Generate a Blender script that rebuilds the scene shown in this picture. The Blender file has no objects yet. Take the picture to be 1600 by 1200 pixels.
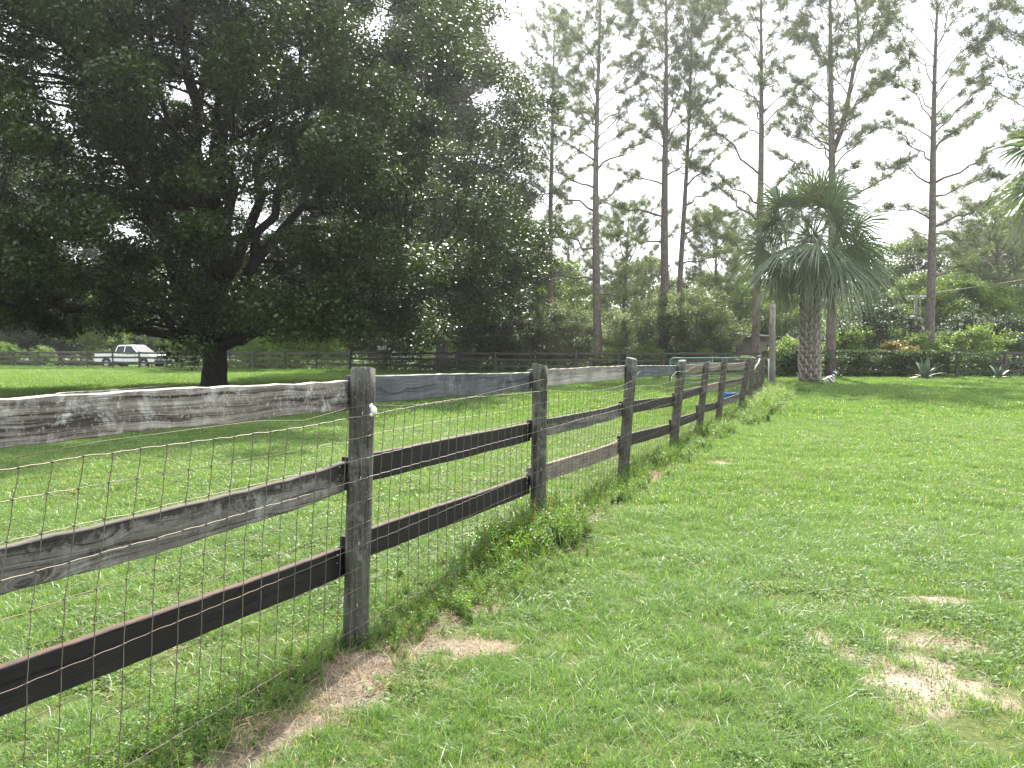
import bpy, math, random
import numpy as np
from mathutils import Vector, Matrix
R = math.radians
sc = bpy.context.scene
C = sc.collection

# ------------------------------------------------------------------ camera
FPX, HOR, EYE = 1290.0, 546.0, 1.5           # focal length in photo pixels, horizon row, eye height
PITCH = math.atan((600 - HOR) / FPX)
cam = bpy.data.cameras.new("camera")
cam.sensor_width = 36; cam.lens = FPX / 1600 * 36
cam.clip_start = 0.05; cam.clip_end = 3000
co = bpy.data.objects.new("camera", cam); C.objects.link(co)
co.location = (0, 0, EYE); co.rotation_euler = (math.pi / 2 - PITCH, 0, 0)
sc.camera = co

# ------------------------------------------------------------------ light
SUN_EL, SUN_AZ = R(48), R(12)
world = bpy.data.worlds.new("World"); sc.world = world; world.use_nodes = True
nt = world.node_tree; nt.nodes.clear()
def wn(t, **k):
    n = nt.nodes.new(t)
    for a, b in k.items(): setattr(n, a, b)
    return n
out = wn('ShaderNodeOutputWorld'); bg = wn('ShaderNodeBackground'); bg.inputs[1].default_value = 0.1
sky = wn('ShaderNodeTexSky', sky_type='NISHITA', sun_disc=False, sun_elevation=SUN_EL, sun_rotation=SUN_AZ)
sky.air_density = 1.3; sky.dust_density = 2.0
tc = wn('ShaderNodeTexCoord'); mp = wn('ShaderNodeMapping'); mp.inputs['Scale'].default_value = (1, 1, 2.2)
nz = wn('ShaderNodeTexNoise'); nz.inputs['Scale'].default_value = 2.3; nz.inputs['Detail'].default_value = 7; nz.inputs['Roughness'].default_value = .58
cr = wn('ShaderNodeValToRGB'); cr.color_ramp.elements[0].position = .27; cr.color_ramp.elements[1].position = .47
mx = wn('ShaderNodeMix', data_type='RGBA')
# cloud brightness: bright towards the sun, greyer opposite, as thin summer cloud is
_s = (math.sin(SUN_AZ) * math.cos(SUN_EL), math.cos(SUN_AZ) * math.cos(SUN_EL), math.sin(SUN_EL))
dt = wn('ShaderNodeVectorMath', operation='DOT_PRODUCT'); dt.inputs[1].default_value = _s
rg_ = wn('ShaderNodeValToRGB'); rg_.color_ramp.elements[0].position = .10; rg_.color_ramp.elements[0].color = (.33, .35, .40, 1); rg_.color_ramp.elements[1].position = .72; rg_.color_ramp.elements[1].color = (.76, .78, .81, 1)
ma = wn('ShaderNodeMath', operation='MULTIPLY_ADD'); ma.inputs[1].default_value = .5; ma.inputs[2].default_value = .5
sc_ = wn('ShaderNodeVectorMath', operation='SCALE'); sc_.inputs['Scale'].default_value = 10.5
nt.links.new(tc.outputs['Generated'], dt.inputs[0]); nt.links.new(dt.outputs['Value'], ma.inputs[0]); nt.links.new(ma.outputs[0], rg_.inputs[0]); nt.links.new(rg_.outputs[0], sc_.inputs[0]); nt.links.new(sc_.outputs[0], mx.inputs[7])
nt.links.new(tc.outputs['Generated'], mp.inputs[0]); nt.links.new(mp.outputs[0], nz.inputs[0])
nt.links.new(nz.outputs[0], cr.inputs[0]); nt.links.new(cr.outputs[0], mx.inputs[0])
nt.links.new(sky.outputs[0], mx.inputs[6]); nt.links.new(mx.outputs[2], bg.inputs[0]); nt.links.new(bg.outputs[0], out.inputs[0])
sd = bpy.data.lights.new("sun", 'SUN'); sd.energy = 4.6; sd.angle = R(0.6); sd.color = (1, .95, .86)
so = bpy.data.objects.new("sun", sd); C.objects.link(so)
svec = Vector((math.sin(SUN_AZ) * math.cos(SUN_EL), math.cos(SUN_AZ) * math.cos(SUN_EL), math.sin(SUN_EL)))
so.rotation_euler = svec.to_track_quat('Z', 'Y').to_euler(); so.location = (20, 40, 60)
vs = sc.view_settings; vs.view_transform = 'Standard'; vs.look = 'None'; vs.gamma = 1; vs.exposure = 1.7
sc.cycles.max_bounces = 8; sc.cycles.transparent_max_bounces = 6; sc.cycles.transmission_bounces = 5
sc.cycles.use_denoising = True

# ------------------------------------------------------------------ helpers
def at(px, Y): return (px - 800) / FPX * Y                      # world X for a photo column at depth Y
def zat(py, Y): return EYE + (HOR - py) / FPX * Y               # world Z for a photo row at depth Y

def mesh_np(name, V, F, mats=None, smooth=False, mi=None):
    """V (n,3); F (m,k) array, k = 3 or 4"""
    V = np.asarray(V, dtype=np.float32); F = np.asarray(F, dtype=np.int32)
    me = bpy.data.meshes.new(name); m, k = F.shape
    me.vertices.add(len(V)); me.vertices.foreach_set('co', V.ravel())
    me.loops.add(m * k); me.loops.foreach_set('vertex_index', F.ravel())
    me.polygons.add(m); me.polygons.foreach_set('loop_start', np.arange(0, m * k, k, dtype=np.int32))
    if mi is not None: me.polygons.foreach_set('material_index', np.asarray(mi, dtype=np.int32))
    me.update(calc_edges=True)
    if smooth: me.polygons.foreach_set('use_smooth', np.ones(m, dtype=bool))
    for x in (mats if isinstance(mats, (list, tuple)) else [mats]):
        if x: me.materials.append(x)
    return me

def link(name, me, parent=None, loc=None, rot=None, scale=None, label=None, cat=None, group=None, kind=None):
    o = bpy.data.objects.new(name, me); C.objects.link(o)
    if parent is not None: o.parent = parent
    if loc is not None: o.location = loc
    if rot is not None: o.rotation_euler = rot
    if scale is not None: o.scale = scale if hasattr(scale, '__len__') else (scale,) * 3
    if label: o['label'] = label
    if cat: o['category'] = cat
    if group: o['group'] = group
    if kind: o['kind'] = kind
    return o

class MB:
    """collects polygons of any size"""
    def __init__(s): s.v = []; s.f = []; s.m = []
    def add(s, vs_, fs, mi=0):
        b = len(s.v); s.v += [tuple(map(float, p)) for p in vs_]
        s.f += [tuple(b + i for i in f) for f in fs]; s.m += [mi] * len(fs)
    def box(s, c, d, rz=0, taper=1.0, mi=0, ry=0):
        x, y, z = d[0] / 2, d[1] / 2, d[2] / 2
        M = Matrix.Translation(c) @ Matrix.Rotation(rz, 4, 'Z') @ Matrix.Rotation(ry, 4, 'Y')
        P = [M @ Vector(((x if i & 1 else -x) * (taper if i & 4 else 1), (y if i & 2 else -y) * (taper if i & 4 else 1), z if i & 4 else -z)) for i in range(8)]
        s.add(P, [(0, 2, 3, 1), (4, 5, 7, 6), (0, 1, 5, 4), (2, 6, 7, 3), (0, 4, 6, 2), (1, 3, 7, 5)], mi)
    def tube(s, pts, rad, k=6, mi=0, cap=True):
        P = np.array(pts, float); n = len(P)
        rad = np.full(n, rad, float) if np.isscalar(rad) else np.array(rad, float)
        T = np.gradient(P, axis=0); T /= np.linalg.norm(T, axis=1)[:, None] + 1e-9
        ref = np.array([0, 0, 1.0]) if abs(T[0][2]) < .9 else np.array([1.0, 0, 0])
        V = []
        u = np.cross(T[0], ref); u /= np.linalg.norm(u)
        for i in range(n):
            u = u - T[i] * np.dot(u, T[i]); u /= np.linalg.norm(u) + 1e-9; w = np.cross(T[i], u)
            for a in range(k):
                t = 2 * math.pi * a / k
                V.append(P[i] + rad[i] * (math.cos(t) * u + math.sin(t) * w))
        Fs = [(i * k + a, i * k + (a + 1) % k, (i + 1) * k + (a + 1) % k, (i + 1) * k + a) for i in range(n - 1) for a in range(k)]
        if cap: Fs += [tuple(range(k))[::-1], tuple((n - 1) * k + a for a in range(k))]
        s.add(V, Fs, mi)
    def prism(s, poly, y0, y1, mi=0, tp=None):
        """poly in (x,z), extruded along y"""
        n = len(poly); q = tp or poly
        V = [(x, y0, z) for x, z in poly] + [(x, y1, z) for x, z in q]
        s.add(V, [tuple(range(n)), tuple(range(2 * n - 1, n - 1, -1))] + [(i, i + n, (i + 1) % n + n, (i + 1) % n) for i in range(n)], mi)
    def mesh(s, name, mats, smooth=False):
        me = bpy.data.meshes.new(name); me.from_pydata(s.v, [], s.f)
        for x in (mats if isinstance(mats, (list, tuple)) else [mats]): me.materials.append(x)
        if len(set(s.m)) > 1: me.polygons.foreach_set('material_index', s.m)
        if smooth: me.polygons.foreach_set('use_smooth', [True] * len(s.f))
        me.update(); return me

def bev(o, w=.01, n=2):
    m = o.modifiers.new('bevel', 'BEVEL'); m.width = w; m.segments = n; m.limit_method = 'ANGLE'; m.angle_limit = R(35)
    return o

# value noise for placement
_rg = np.random.default_rng(5); _lat = _rg.random((256, 256))
def vnoise(x, y, s=1.0, o=0):
    x = np.asarray(x, float) * s + 37.3 + o * 11.7; y = np.asarray(y, float) * s + 91.1 + o * 5.3
    xi = np.floor(x).astype(int); yi = np.floor(y).astype(int); fx = x - xi; fy = y - yi
    fx = fx * fx * (3 - 2 * fx); fy = fy * fy * (3 - 2 * fy)
    g = lambda a, b: _lat[a % 256, b % 256]
    return (g(xi, yi) * (1 - fx) + g(xi + 1, yi) * fx) * (1 - fy) + (g(xi, yi + 1) * (1 - fx) + g(xi + 1, yi + 1) * fx) * fy
def fbm(x, y, s=1.0, o=0): return (vnoise(x, y, s, o) + .5 * vnoise(x, y, s * 2.1, o + 1) + .25 * vnoise(x, y, s * 4.3, o + 2)) / 1.75

# ------------------------------------------------------------------ materials
def newmat(name):
    m = bpy.data.materials.new(name); m.use_nodes = True; t = m.node_tree; t.nodes.clear(); return m, t
class NT:
    def __init__(s, t): s.t = t
    def n(s, typ, ins=None, **k):
        n = s.t.nodes.new(typ)
        for a, b in k.items(): setattr(n, a, b)
        for a, b in (ins or {}).items():
            if isinstance(b, bpy.types.NodeSocket): s.t.links.new(b, n.inputs[a])
            else: n.inputs[a].default_value = b
        return n
    def ramp(s, fac, stops):
        n = s.n('ShaderNodeValToRGB', {0: fac}); e = n.color_ramp.elements
        while len(e) < len(stops): e.new(.5)
        for i, (p, c) in enumerate(stops):
            e[i].position = p; e[i].color = (c, c, c, 1) if np.isscalar(c) else (*c, 1)
        return n.outputs[0]
    def noise(s, vec, scale, detail=3, rough=.5, dist=0):
        i = {'Scale': scale, 'Detail': detail, 'Roughness': rough, 'Distortion': dist}
        if vec is not None: i['Vector'] = vec
        return s.n('ShaderNodeTexNoise', i).outputs[0]
    def mix(s, f, a, b):
        c = lambda q: (*q, 1) if isinstance(q, tuple) and len(q) == 3 else q
        return s.n('ShaderNodeMix', {0: f, 6: c(a), 7: c(b)}, data_type='RGBA').outputs[2]
    def math(s, op, a, b=0.0): return s.n('ShaderNodeMath', {0: a, 1: b}, operation=op).outputs[0]

def simple(name, col, rough=.6, metal=0, var=.12, bump=.0, scale=20, spec=.5, coat=0):
    m, t = newmat(name); N = NT(t)
    tc = N.n('ShaderNodeTexCoord').outputs['Object']
    f = N.noise(tc, scale, 5, .6)
    c2 = tuple(min(1, c * (1 + var)) for c in col); c1 = tuple(c * (1 - var) for c in col)
    p = N.n('ShaderNodeBsdfPrincipled', {'Base Color': N.ramp(f, [(.3, c1), (.7, c2)]), 'Roughness': rough, 'Metallic': metal, 'Specular IOR Level': spec, 'Coat Weight': coat})
    if bump: t.links.new(N.n('ShaderNodeBump', {'Strength': bump, 'Distance': .02, 'Height': f}).outputs[0], p.inputs['Normal'])
    t.links.new(p.outputs[0], N.n('ShaderNodeOutputMaterial').inputs[0]); return m

def leafmat(name, a, b, trans=.35, rough=.5, spec=.4, tcol=None, patch=.6, dead=None, deadamt=0.0, inst=False, pscale=.35):
    """a, b: two leaf colours; mixed per leaf and in patches"""
    m, t = newmat(name); N = NT(t)
    geo = N.n('ShaderNodeNewGeometry')
    r1 = geo.outputs['Random Per Island']
    pos = N.noise(geo.outputs['Position'], pscale, 3, .6)
    pr = N.ramp(pos, [(.35, 0.0), (.65, 1.0)])
    f = N.math('ADD', N.math('MULTIPLY', r1, 1 - patch), N.math('MULTIPLY', pr, patch))
    if inst:
        oi = N.n('ShaderNodeObjectInfo').outputs['Random']
        f = N.math('ADD', N.math('MULTIPLY', f, .75), N.math('MULTIPLY', oi, .25))
    col = N.mix(f, a, b)
    if dead:
        g = N.ramp(N.math('FRACT', N.math('MULTIPLY', r1, 17.31)), [(1 - deadamt - .01, 0.0), (1 - deadamt, 1.0)])
        col = N.mix(g, col, dead)
    p = N.n('ShaderNodeBsdfPrincipled', {'Base Color': col, 'Roughness': rough, 'Specular IOR Level': spec})
    k = tcol or (1.35, 1.35, .55)
    tcl = N.n('ShaderNodeMix', {0: 1.0, 6: col, 7: (*k, 1)}, data_type='RGBA', blend_type='MULTIPLY').outputs[2]
    tr = N.n('ShaderNodeBsdfTranslucent', {0: tcl})
    mxs = N.n('ShaderNodeMixShader', {0: trans, 1: p.outputs[0], 2: tr.outputs[0]})
    t.links.new(mxs.outputs[0], N.n('ShaderNodeOutputMaterial').inputs[0]); return m

def wood(name, dark, light, lichen=.3, lcol=(.42, .43, .40), axis='X', top=None, moss=0.0, knots=True, rough=.85, contrast=1.0, stain=0):
    """weathered timber: grain along the board's own x axis (or z for posts), knots, checks, lichen"""
    m, t = newmat(name); N = NT(t)
    tc = N.n('ShaderNodeTexCoord').outputs['Object']
    rnd = N.n('ShaderNodeObjectInfo').outputs['Random']
    off = N.n('ShaderNodeCombineXYZ', {0: N.math('MULTIPLY', rnd, 31.0), 1: N.math('MULTIPLY', rnd, 13.0), 2: N.math('MULTIPLY', rnd, 7.0)}).outputs[0]
    v = N.n('ShaderNodeVectorMath', {0: tc, 1: off}, operation='ADD').outputs[0]
    sx = N.n('ShaderNodeSeparateXYZ', {0: v})
    if axis == 'X': al, q1, q2 = sx.outputs[0], sx.outputs[1], sx.outputs[2]
    else: al, q1, q2 = sx.outputs[2], sx.outputs[0], sx.outputs[1]
    warp = N.noise(N.n('ShaderNodeCombineXYZ', {0: N.math('MULTIPLY', al, 2.2), 1: q1, 2: N.math('MULTIPLY', q2, 5.0)}).outputs[0], 1.0, 2, .5)
    vor = N.n('ShaderNodeTexVoronoi', {'Vector': N.n('ShaderNodeCombineXYZ', {0: N.math('MULTIPLY', al, 1.9), 1: N.math('MULTIPLY', q1, .2), 2: N.math('MULTIPLY', q2, 7.0)}).outputs[0], 'Scale': 1.0, 'Randomness': 1.0}).outputs['Distance']
    kn = N.ramp(vor, [(.0, 1.0), (.30, 0.0)]) if knots else 0.0
    kn_s = N.math('MULTIPLY', kn, .07) if knots else 0.0
    w2 = N.math('ADD', N.math('ADD', q2, kn_s), N.math('MULTIPLY', warp, .06))
    gv = N.n('ShaderNodeCombineXYZ', {0: N.math('MULTIPLY', al, 1.3), 1: N.math('MULTIPLY', q1, 40.0), 2: N.math('MULTIPLY', w2, 75.0)}).outputs[0]
    g1 = N.noise(gv, 1.0, 6, .62)
    gv2 = N.n('ShaderNodeCombineXYZ', {0: N.math('MULTIPLY', al, 5.0), 1: N.math('MULTIPLY', q1, 160.0), 2: N.math('MULTIPLY', w2, 260.0)}).outputs[0]
    g2 = N.noise(gv2, 1.0, 4, .6)
    g = N.math('ADD', N.math('MULTIPLY', g1, .65), N.math('MULTIPLY', g2, .35))
    col = N.ramp(g, [(.5 - .10 / contrast, dark), (.5 + .11 / contrast, light)])
    col = N.mix(N.ramp(g1, [(.33, .9), (.40, 0.0)]), col, tuple(c * .3 for c in dark))
    st = N.noise(v, 3.5, 5, .65)
    col = N.mix(N.math('MULTIPLY', N.ramp(st, [(.42, 0.0), (.7, 1.0)]), .55), col, tuple(c * .45 for c in dark))
    lf = N.math('MULTIPLY', N.ramp(N.noise(v, 9.0, 8, .75, .4), [(.50, 0.0), (.62, 1.0)]), N.ramp(N.noise(v, 2.2, 3), [(.40, 0.0), (.62, 1.0)]))
    spk = N.ramp(N.noise(v, 60.0, 4, .7), [(.56, 0.0), (.66, 1.0)])
    lf = N.math('MULTIPLY', N.math('MAXIMUM', N.math('MULTIPLY', lf, N.ramp(g2, [(.35, .3), (.55, 1.0)])), N.math('MULTIPLY', spk, .55)), lichen)
    col = N.mix(lf, col, lcol)
    if moss: col = N.mix(N.math('MULTIPLY', N.ramp(N.noise(v, 6.0, 5, .7), [(.45, 0.0), (.65, 1.0)]), moss), col, (.10, .15, .06))
    if knots: col = N.mix(N.ramp(vor, [(.035, .85), (.07, 0.0)]), col, tuple(c * .25 for c in dark))
    if stain:
        tz = N.n('ShaderNodeSeparateXYZ', {0: tc}).outputs[2]
        sm = N.math('ADD', N.math('MULTIPLY', tz, 4.2), N.math('ADD', N.math('MULTIPLY', N.noise(v, 5.0, 6, .75), .9), N.math('MULTIPLY', N.noise(v, 28.0, 4, .7), .5)))
        col = N.mix(N.math('MULTIPLY', N.ramp(sm, [(.36, 0.0), (.50, 1.0)]), stain), col, (.016, .015, .013))
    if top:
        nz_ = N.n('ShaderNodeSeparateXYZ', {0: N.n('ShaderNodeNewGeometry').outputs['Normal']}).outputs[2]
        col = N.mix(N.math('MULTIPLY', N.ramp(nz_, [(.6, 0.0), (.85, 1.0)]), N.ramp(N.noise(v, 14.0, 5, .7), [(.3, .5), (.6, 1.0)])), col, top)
    bh = N.math('ADD', g, N.math('MULTIPLY', N.ramp(g1, [(.36, 0.0), (.42, 1.0)]), .8))
    bmp = N.n('ShaderNodeBump', {'Strength': .75, 'Distance': .004, 'Height': bh})
    p = N.n('ShaderNodeBsdfPrincipled', {'Base Color': col, 'Roughness': rough, 'Specular IOR Level': .3, 'Normal': bmp.outputs[0]})
    t.links.new(p.outputs[0], N.n('ShaderNodeOutputMaterial').inputs[0]); return m

def bark(name, a, b, sx_=4.0, sz=1.0, bumpd=.03):
    m, t = newmat(name); N = NT(t)
    tc = N.n('ShaderNodeTexCoord').outputs['Object']
    mpn = N.n('ShaderNodeMapping', {0: tc, 'Scale': (sx_, sx_, sz)}).outputs[0]
    vor = N.n('ShaderNodeTexVoronoi', {'Vector': mpn, 'Scale': 3.0}, feature='F1').outputs['Distance']
    f = N.noise(mpn, 3.0, 7, .7)
    h = N.math('ADD', N.math('MULTIPLY', vor, .6), f)
    col = N.ramp(h, [(.45, a), (1.0, b)])
    bmp = N.n('ShaderNodeBump', {'Strength': .8, 'Distance': bumpd, 'Height': h})
    p = N.n('ShaderNodeBsdfPrincipled', {'Base Color': col, 'Roughness': .9, 'Specular IOR Level': .2, 'Normal': bmp.outputs[0]})
    t.links.new(p.outputs[0], N.n('ShaderNodeOutputMaterial').inputs[0]); return m

M = {}
M['oakbark'] = bark('oak_bark', (.010, .009, .008), (.035, .032, .028), 5, 1.6)
M['pinebark'] = bark('pine_bark', (.06, .048, .042), (.20, .165, .145), 5, 1.5)
M['greybark'] = bark('grey_bark', (.08, .075, .065), (.24, .22, .19), 6, 1.5)
M['oakleaf'] = leafmat('oak_leaf', (.013, .028, .010), (.060, .098, .020), .28, .42, .55, patch=.65, pscale=.8)
M['oakleaf2'] = leafmat('oak_leaf_far', (.020, .036, .014), (.062, .088, .026), .28, .45, .5, patch=.65, pscale=.45)
M['needle'] = leafmat('pine_needle', (.06, .09, .038), (.12, .155, .06), .35, .5, .4, patch=.5)
M['bushleaf'] = leafmat('bush_leaf', (.065, .11, .036), (.13, .18, .06), .45, .5, .4)
M['brightleaf'] = leafmat('bright_leaf', (.09, .16, .03), (.17, .25, .06), .42, .5, .4)
M['greyleaf'] = leafmat('grey_leaf', (.085, .115, .06), (.15, .185, .10), .42, .55, .35)
M['darkleaf'] = leafmat('dark_leaf', (.02, .05, .016), (.045, .08, .025), .22, .55, .35)
M['vineleaf'] = leafmat('vine_leaf', (.03, .065, .02), (.07, .12, .03), .3, .6, .25, pscale=1.2)
M['weedleaf'] = leafmat('weed_leaf', (.08, .17, .035), (.16, .27, .06), .5, .45, .45, pscale=1.5, dead=(.22, .12, .05), deadamt=.06, inst=True)
M['coverleaf'] = leafmat('cover_leaf', (.075, .14, .035), (.16, .225, .08), .4, .55, .25, pscale=1.5, inst=True)
M['palmleaf'] = leafmat('palm_leaf', (.07, .12, .06), (.16, .21, .12), .25, .38, .55, pscale=.9)
M['palmdead'] = leafmat('palm_dead_leaf', (.16, .12, .07), (.26, .20, .12), .2, .7, .3, tcol=(1.1, 1, .8))
M['croton'] = leafmat('croton_leaf', (.20, .17, .03), (.27, .24, .05), .35, .4, .5)
M['agave'] = leafmat('agave_leaf', (.12, .18, .12), (.20, .26, .17), .1, .5, .5)
M['blade'] = leafmat('grass_blade', (.090, .178, .044), (.190, .300, .100), .45, .38, .5, tcol=(1.3, 1.3, .55), patch=.35, pscale=.7, dead=(.42, .38, .22), deadamt=.06, inst=True)
M['bladelong'] = leafmat('long_grass_blade', (.07, .14, .03), (.13, .20, .05), .4, .42, .5, patch=.4, inst=True)
M['straw'] = leafmat('dry_straw', (.30, .22, .13), (.45, .37, .25), .2, .8, .2, tcol=(1.1, 1, .8), inst=True)

# ------------------------------------------------------------------ ground
def fx(Y): return -2.40 + .394 * Y                     # the near fence line
def foff(x, y): return (x - fx(y)) * .9304             # distance to the right of the fence line
BARE = [(1.84, 3.66, .32, .30), (2.14, 4.15, .26, .24), (1.66, 4.2, .10, .12), (2.55, 4.85, .26, .12), (2.0, 3.85, .15, .26), (-.38, 4.15, .36, .10),
        (4.9, 6.9, .16, .08), (15.0, 38.5, 3.0, .5), (21, 38.8, 2.6, .5), (11.5, 37.0, 1.2, .4), (2.2, 14.2, .5, .5), (2.7, 10.6, .2, .2)]
def bare(x, y):
    x = np.asarray(x, float); y = np.asarray(y, float)
    n = fbm(x, y, 5.0, 3) - .5; n2 = fbm(x, y, 1.6, 7) - .5
    d = np.zeros_like(x)
    for cx, cy, rx, ry in BARE:
        q = np.sqrt(((x - cx) / rx) ** 2 + ((y - cy) / ry) ** 2) + n * 1.9
        d = np.maximum(d, np.clip((1.15 - q) / .35, 0, 1))
    o = foff(x, y)
    w = .17 + n2 * .35
    s = np.clip((w - np.abs(o - .22 - n * .25)) / .10, 0, 1) * np.clip((24 - y) / 6, 0, 1)
    gate = np.clip((fbm(x, y, .55, 11) - .33) / .12, 0, 1); gate = np.where(y < 4.6, 1, gate)
    d = np.maximum(d, s * gate)
    return d
def gz(x, y):
    x = np.asarray(x, float); y = np.asarray(y, float)
    f = np.clip(y / 6, 0, 1)
    return (fbm(x, y, .35, 21) - .5) * .10 * f + .008 * np.exp(-(foff(x, y) / .35) ** 2) + (fbm(x, y, 2.2, 4) - .5) * .025
def axis_(a, b, fine, lo, hi, n):
    core = np.arange(a, b, fine)
    l = a - np.geomspace(fine * 1.5, a - lo, n)[::-1]; h = b + np.geomspace(fine, hi - b, n)
    return np.concatenate([l, core, h])
gx = axis_(-4.5, 6.5, .06, -700, 700, 60); gy = axis_(1.5, 12.5, .06, -60, 1500, 70)
X, Y = np.meshgrid(gx, gy); Z = gz(X, Y); Z = np.where(np.hypot(X, Y) > 120, -.3, Z)
V = np.stack([X, Y, Z], -1).reshape(-1, 3); nx, ny = len(gx), len(gy)
i = np.arange(nx - 1)[None, :] + nx * np.arange(ny - 1)[:, None]; i = i.ravel()
gm, t = newmat('ground_soil'); N = NT(t)
geo = N.n('ShaderNodeNewGeometry').outputs['Position']
bare_a = N.n('ShaderNodeAttribute', attribute_name='bare').outputs['Fac']
sand = N.ramp(N.noise(geo, 9.0, 7, .7), [(.3, (.17, .135, .10)), (.5, (.29, .24, .185)), (.72, (.40, .35, .275))])
sand = N.mix(N.ramp(N.noise(geo, 70.0, 3, .7), [(.55, 0.0), (.7, .7)]), sand, (.12, .085, .055))
thatch = N.ramp(N.noise(geo, 30.0, 6, .75), [(.35, (.045, .060, .018)), (.6, (.10, .12, .04)), (.8, (.20, .17, .09))])
far = N.ramp(N.noise(geo, 3.0, 8, .75), [(.3, (.055, .10, .02)), (.7, (.10, .17, .04))])
sy = N.n('ShaderNodeSeparateXYZ', {0: geo}).outputs[1]
ff = N.n('ShaderNodeMapRange', {0: sy, 1: 14.0, 2: 40.0}).outputs[0]
col = N.mix(bare_a, N.mix(ff, thatch, far), N.mix(N.n('ShaderNodeAttribute', attribute_name='strip').outputs['Fac'], sand, N.ramp(N.noise(geo, 14.0, 7, .75), [(.3, (.07, .056, .046)), (.52, (.155, .125, .10)), (.75, (.30, .255, .20))])))
bmp = N.n('ShaderNodeBump', {'Strength': .8, 'Distance': .012, 'Height': N.noise(geo, 45.0, 6, .7)})
p = N.n('ShaderNodeBsdfPrincipled', {'Base Color': col, 'Roughness': .95, 'Specular IOR Level': .1, 'Normal': bmp.outputs[0]})
t.links.new(p.outputs[0], N.n('ShaderNodeOutputMaterial').inputs[0])
gme = mesh_np('ground', V, np.stack([i, i + 1, i + 1 + nx, i + nx], 1), gm, smooth=True)
at_ = gme.attributes.new('bare', 'FLOAT', 'POINT'); at_.data.foreach_set('value', bare(V[:, 0], V[:, 1]).astype(np.float32))
at_ = gme.attributes.new('strip', 'FLOAT', 'POINT'); at_.data.foreach_set('value', np.clip(1.25 - np.abs(foff(V[:, 0], V[:, 1]) - .1) * 1.6, 0, 1).astype(np.float32))
link('ground', gme, kind='structure', label='sandy soil of the lawn and the paddock')

# ------------------------------------------------------------------ foliage builders
def leaf_quads(P, size, rng, up=.4, aspect=.5, axis=None):
    n = len(P); size = np.asarray(size).reshape(-1, 1) if not np.isscalar(size) else size * (.55 + .9 * rng.random((n, 1)) ** 1.5)
    nr = rng.normal(size=(n, 3)); nr[:, 2] = np.abs(nr[:, 2]) + up * 2; nr /= np.linalg.norm(nr, axis=1)[:, None]
    a = rng.normal(size=(n, 3)) if axis is None else axis + .5 * rng.normal(size=(n, 3))
    a -= nr * (a * nr).sum(1)[:, None]; a /= np.linalg.norm(a, axis=1)[:, None] + 1e-9
    b = np.cross(nr, a)
    v = np.empty((n, 4, 3)); v[:, 0] = P - a * size * .5; v[:, 2] = P + a * size * .5
    v[:, 1] = P + b * size * aspect * .5 + nr * size * .10; v[:, 3] = P - b * size * aspect * .5 + nr * size * .10
    return v.reshape(-1, 3)
def quads(n): return np.arange(n * 4).reshape(-1, 4)
def blob(rng, c, r, n, flat=.6):
    """points thick towards the rim of a lumpy ellipsoid"""
    d = rng.normal(size=(n, 3)); d /= np.linalg.norm(d, axis=1)[:, None]
    k = rng.random(n) ** .45
    lump = 1 + .35 * np.sin(d[:, 0] * 5 + c[0] * 3) * np.sin(d[:, 1] * 5 + c[1]) * np.sin(d[:, 2] * 4 + c[2] * 2)
    return np.asarray(c) + d * (r * k * lump)[:, None] * np.array([1, 1, flat])
def curve(a, b, lift, n=7, rng=None, wob=.0):
    a = np.asarray(a, float); b = np.asarray(b, float); t = np.linspace(0, 1, n)[:, None]
    mid = (a + b) / 2 + np.array([0, 0, lift]) * np.linalg.norm(b - a)
    P = (1 - t) ** 2 * a + 2 * t * (1 - t) * mid + t ** 2 * b
    if wob and rng is not None:
        w = rng.normal(size=(n, 3)) * wob * np.linalg.norm(b - a); w[0] = w[-1] = 0; P = P + w
    return P

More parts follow.
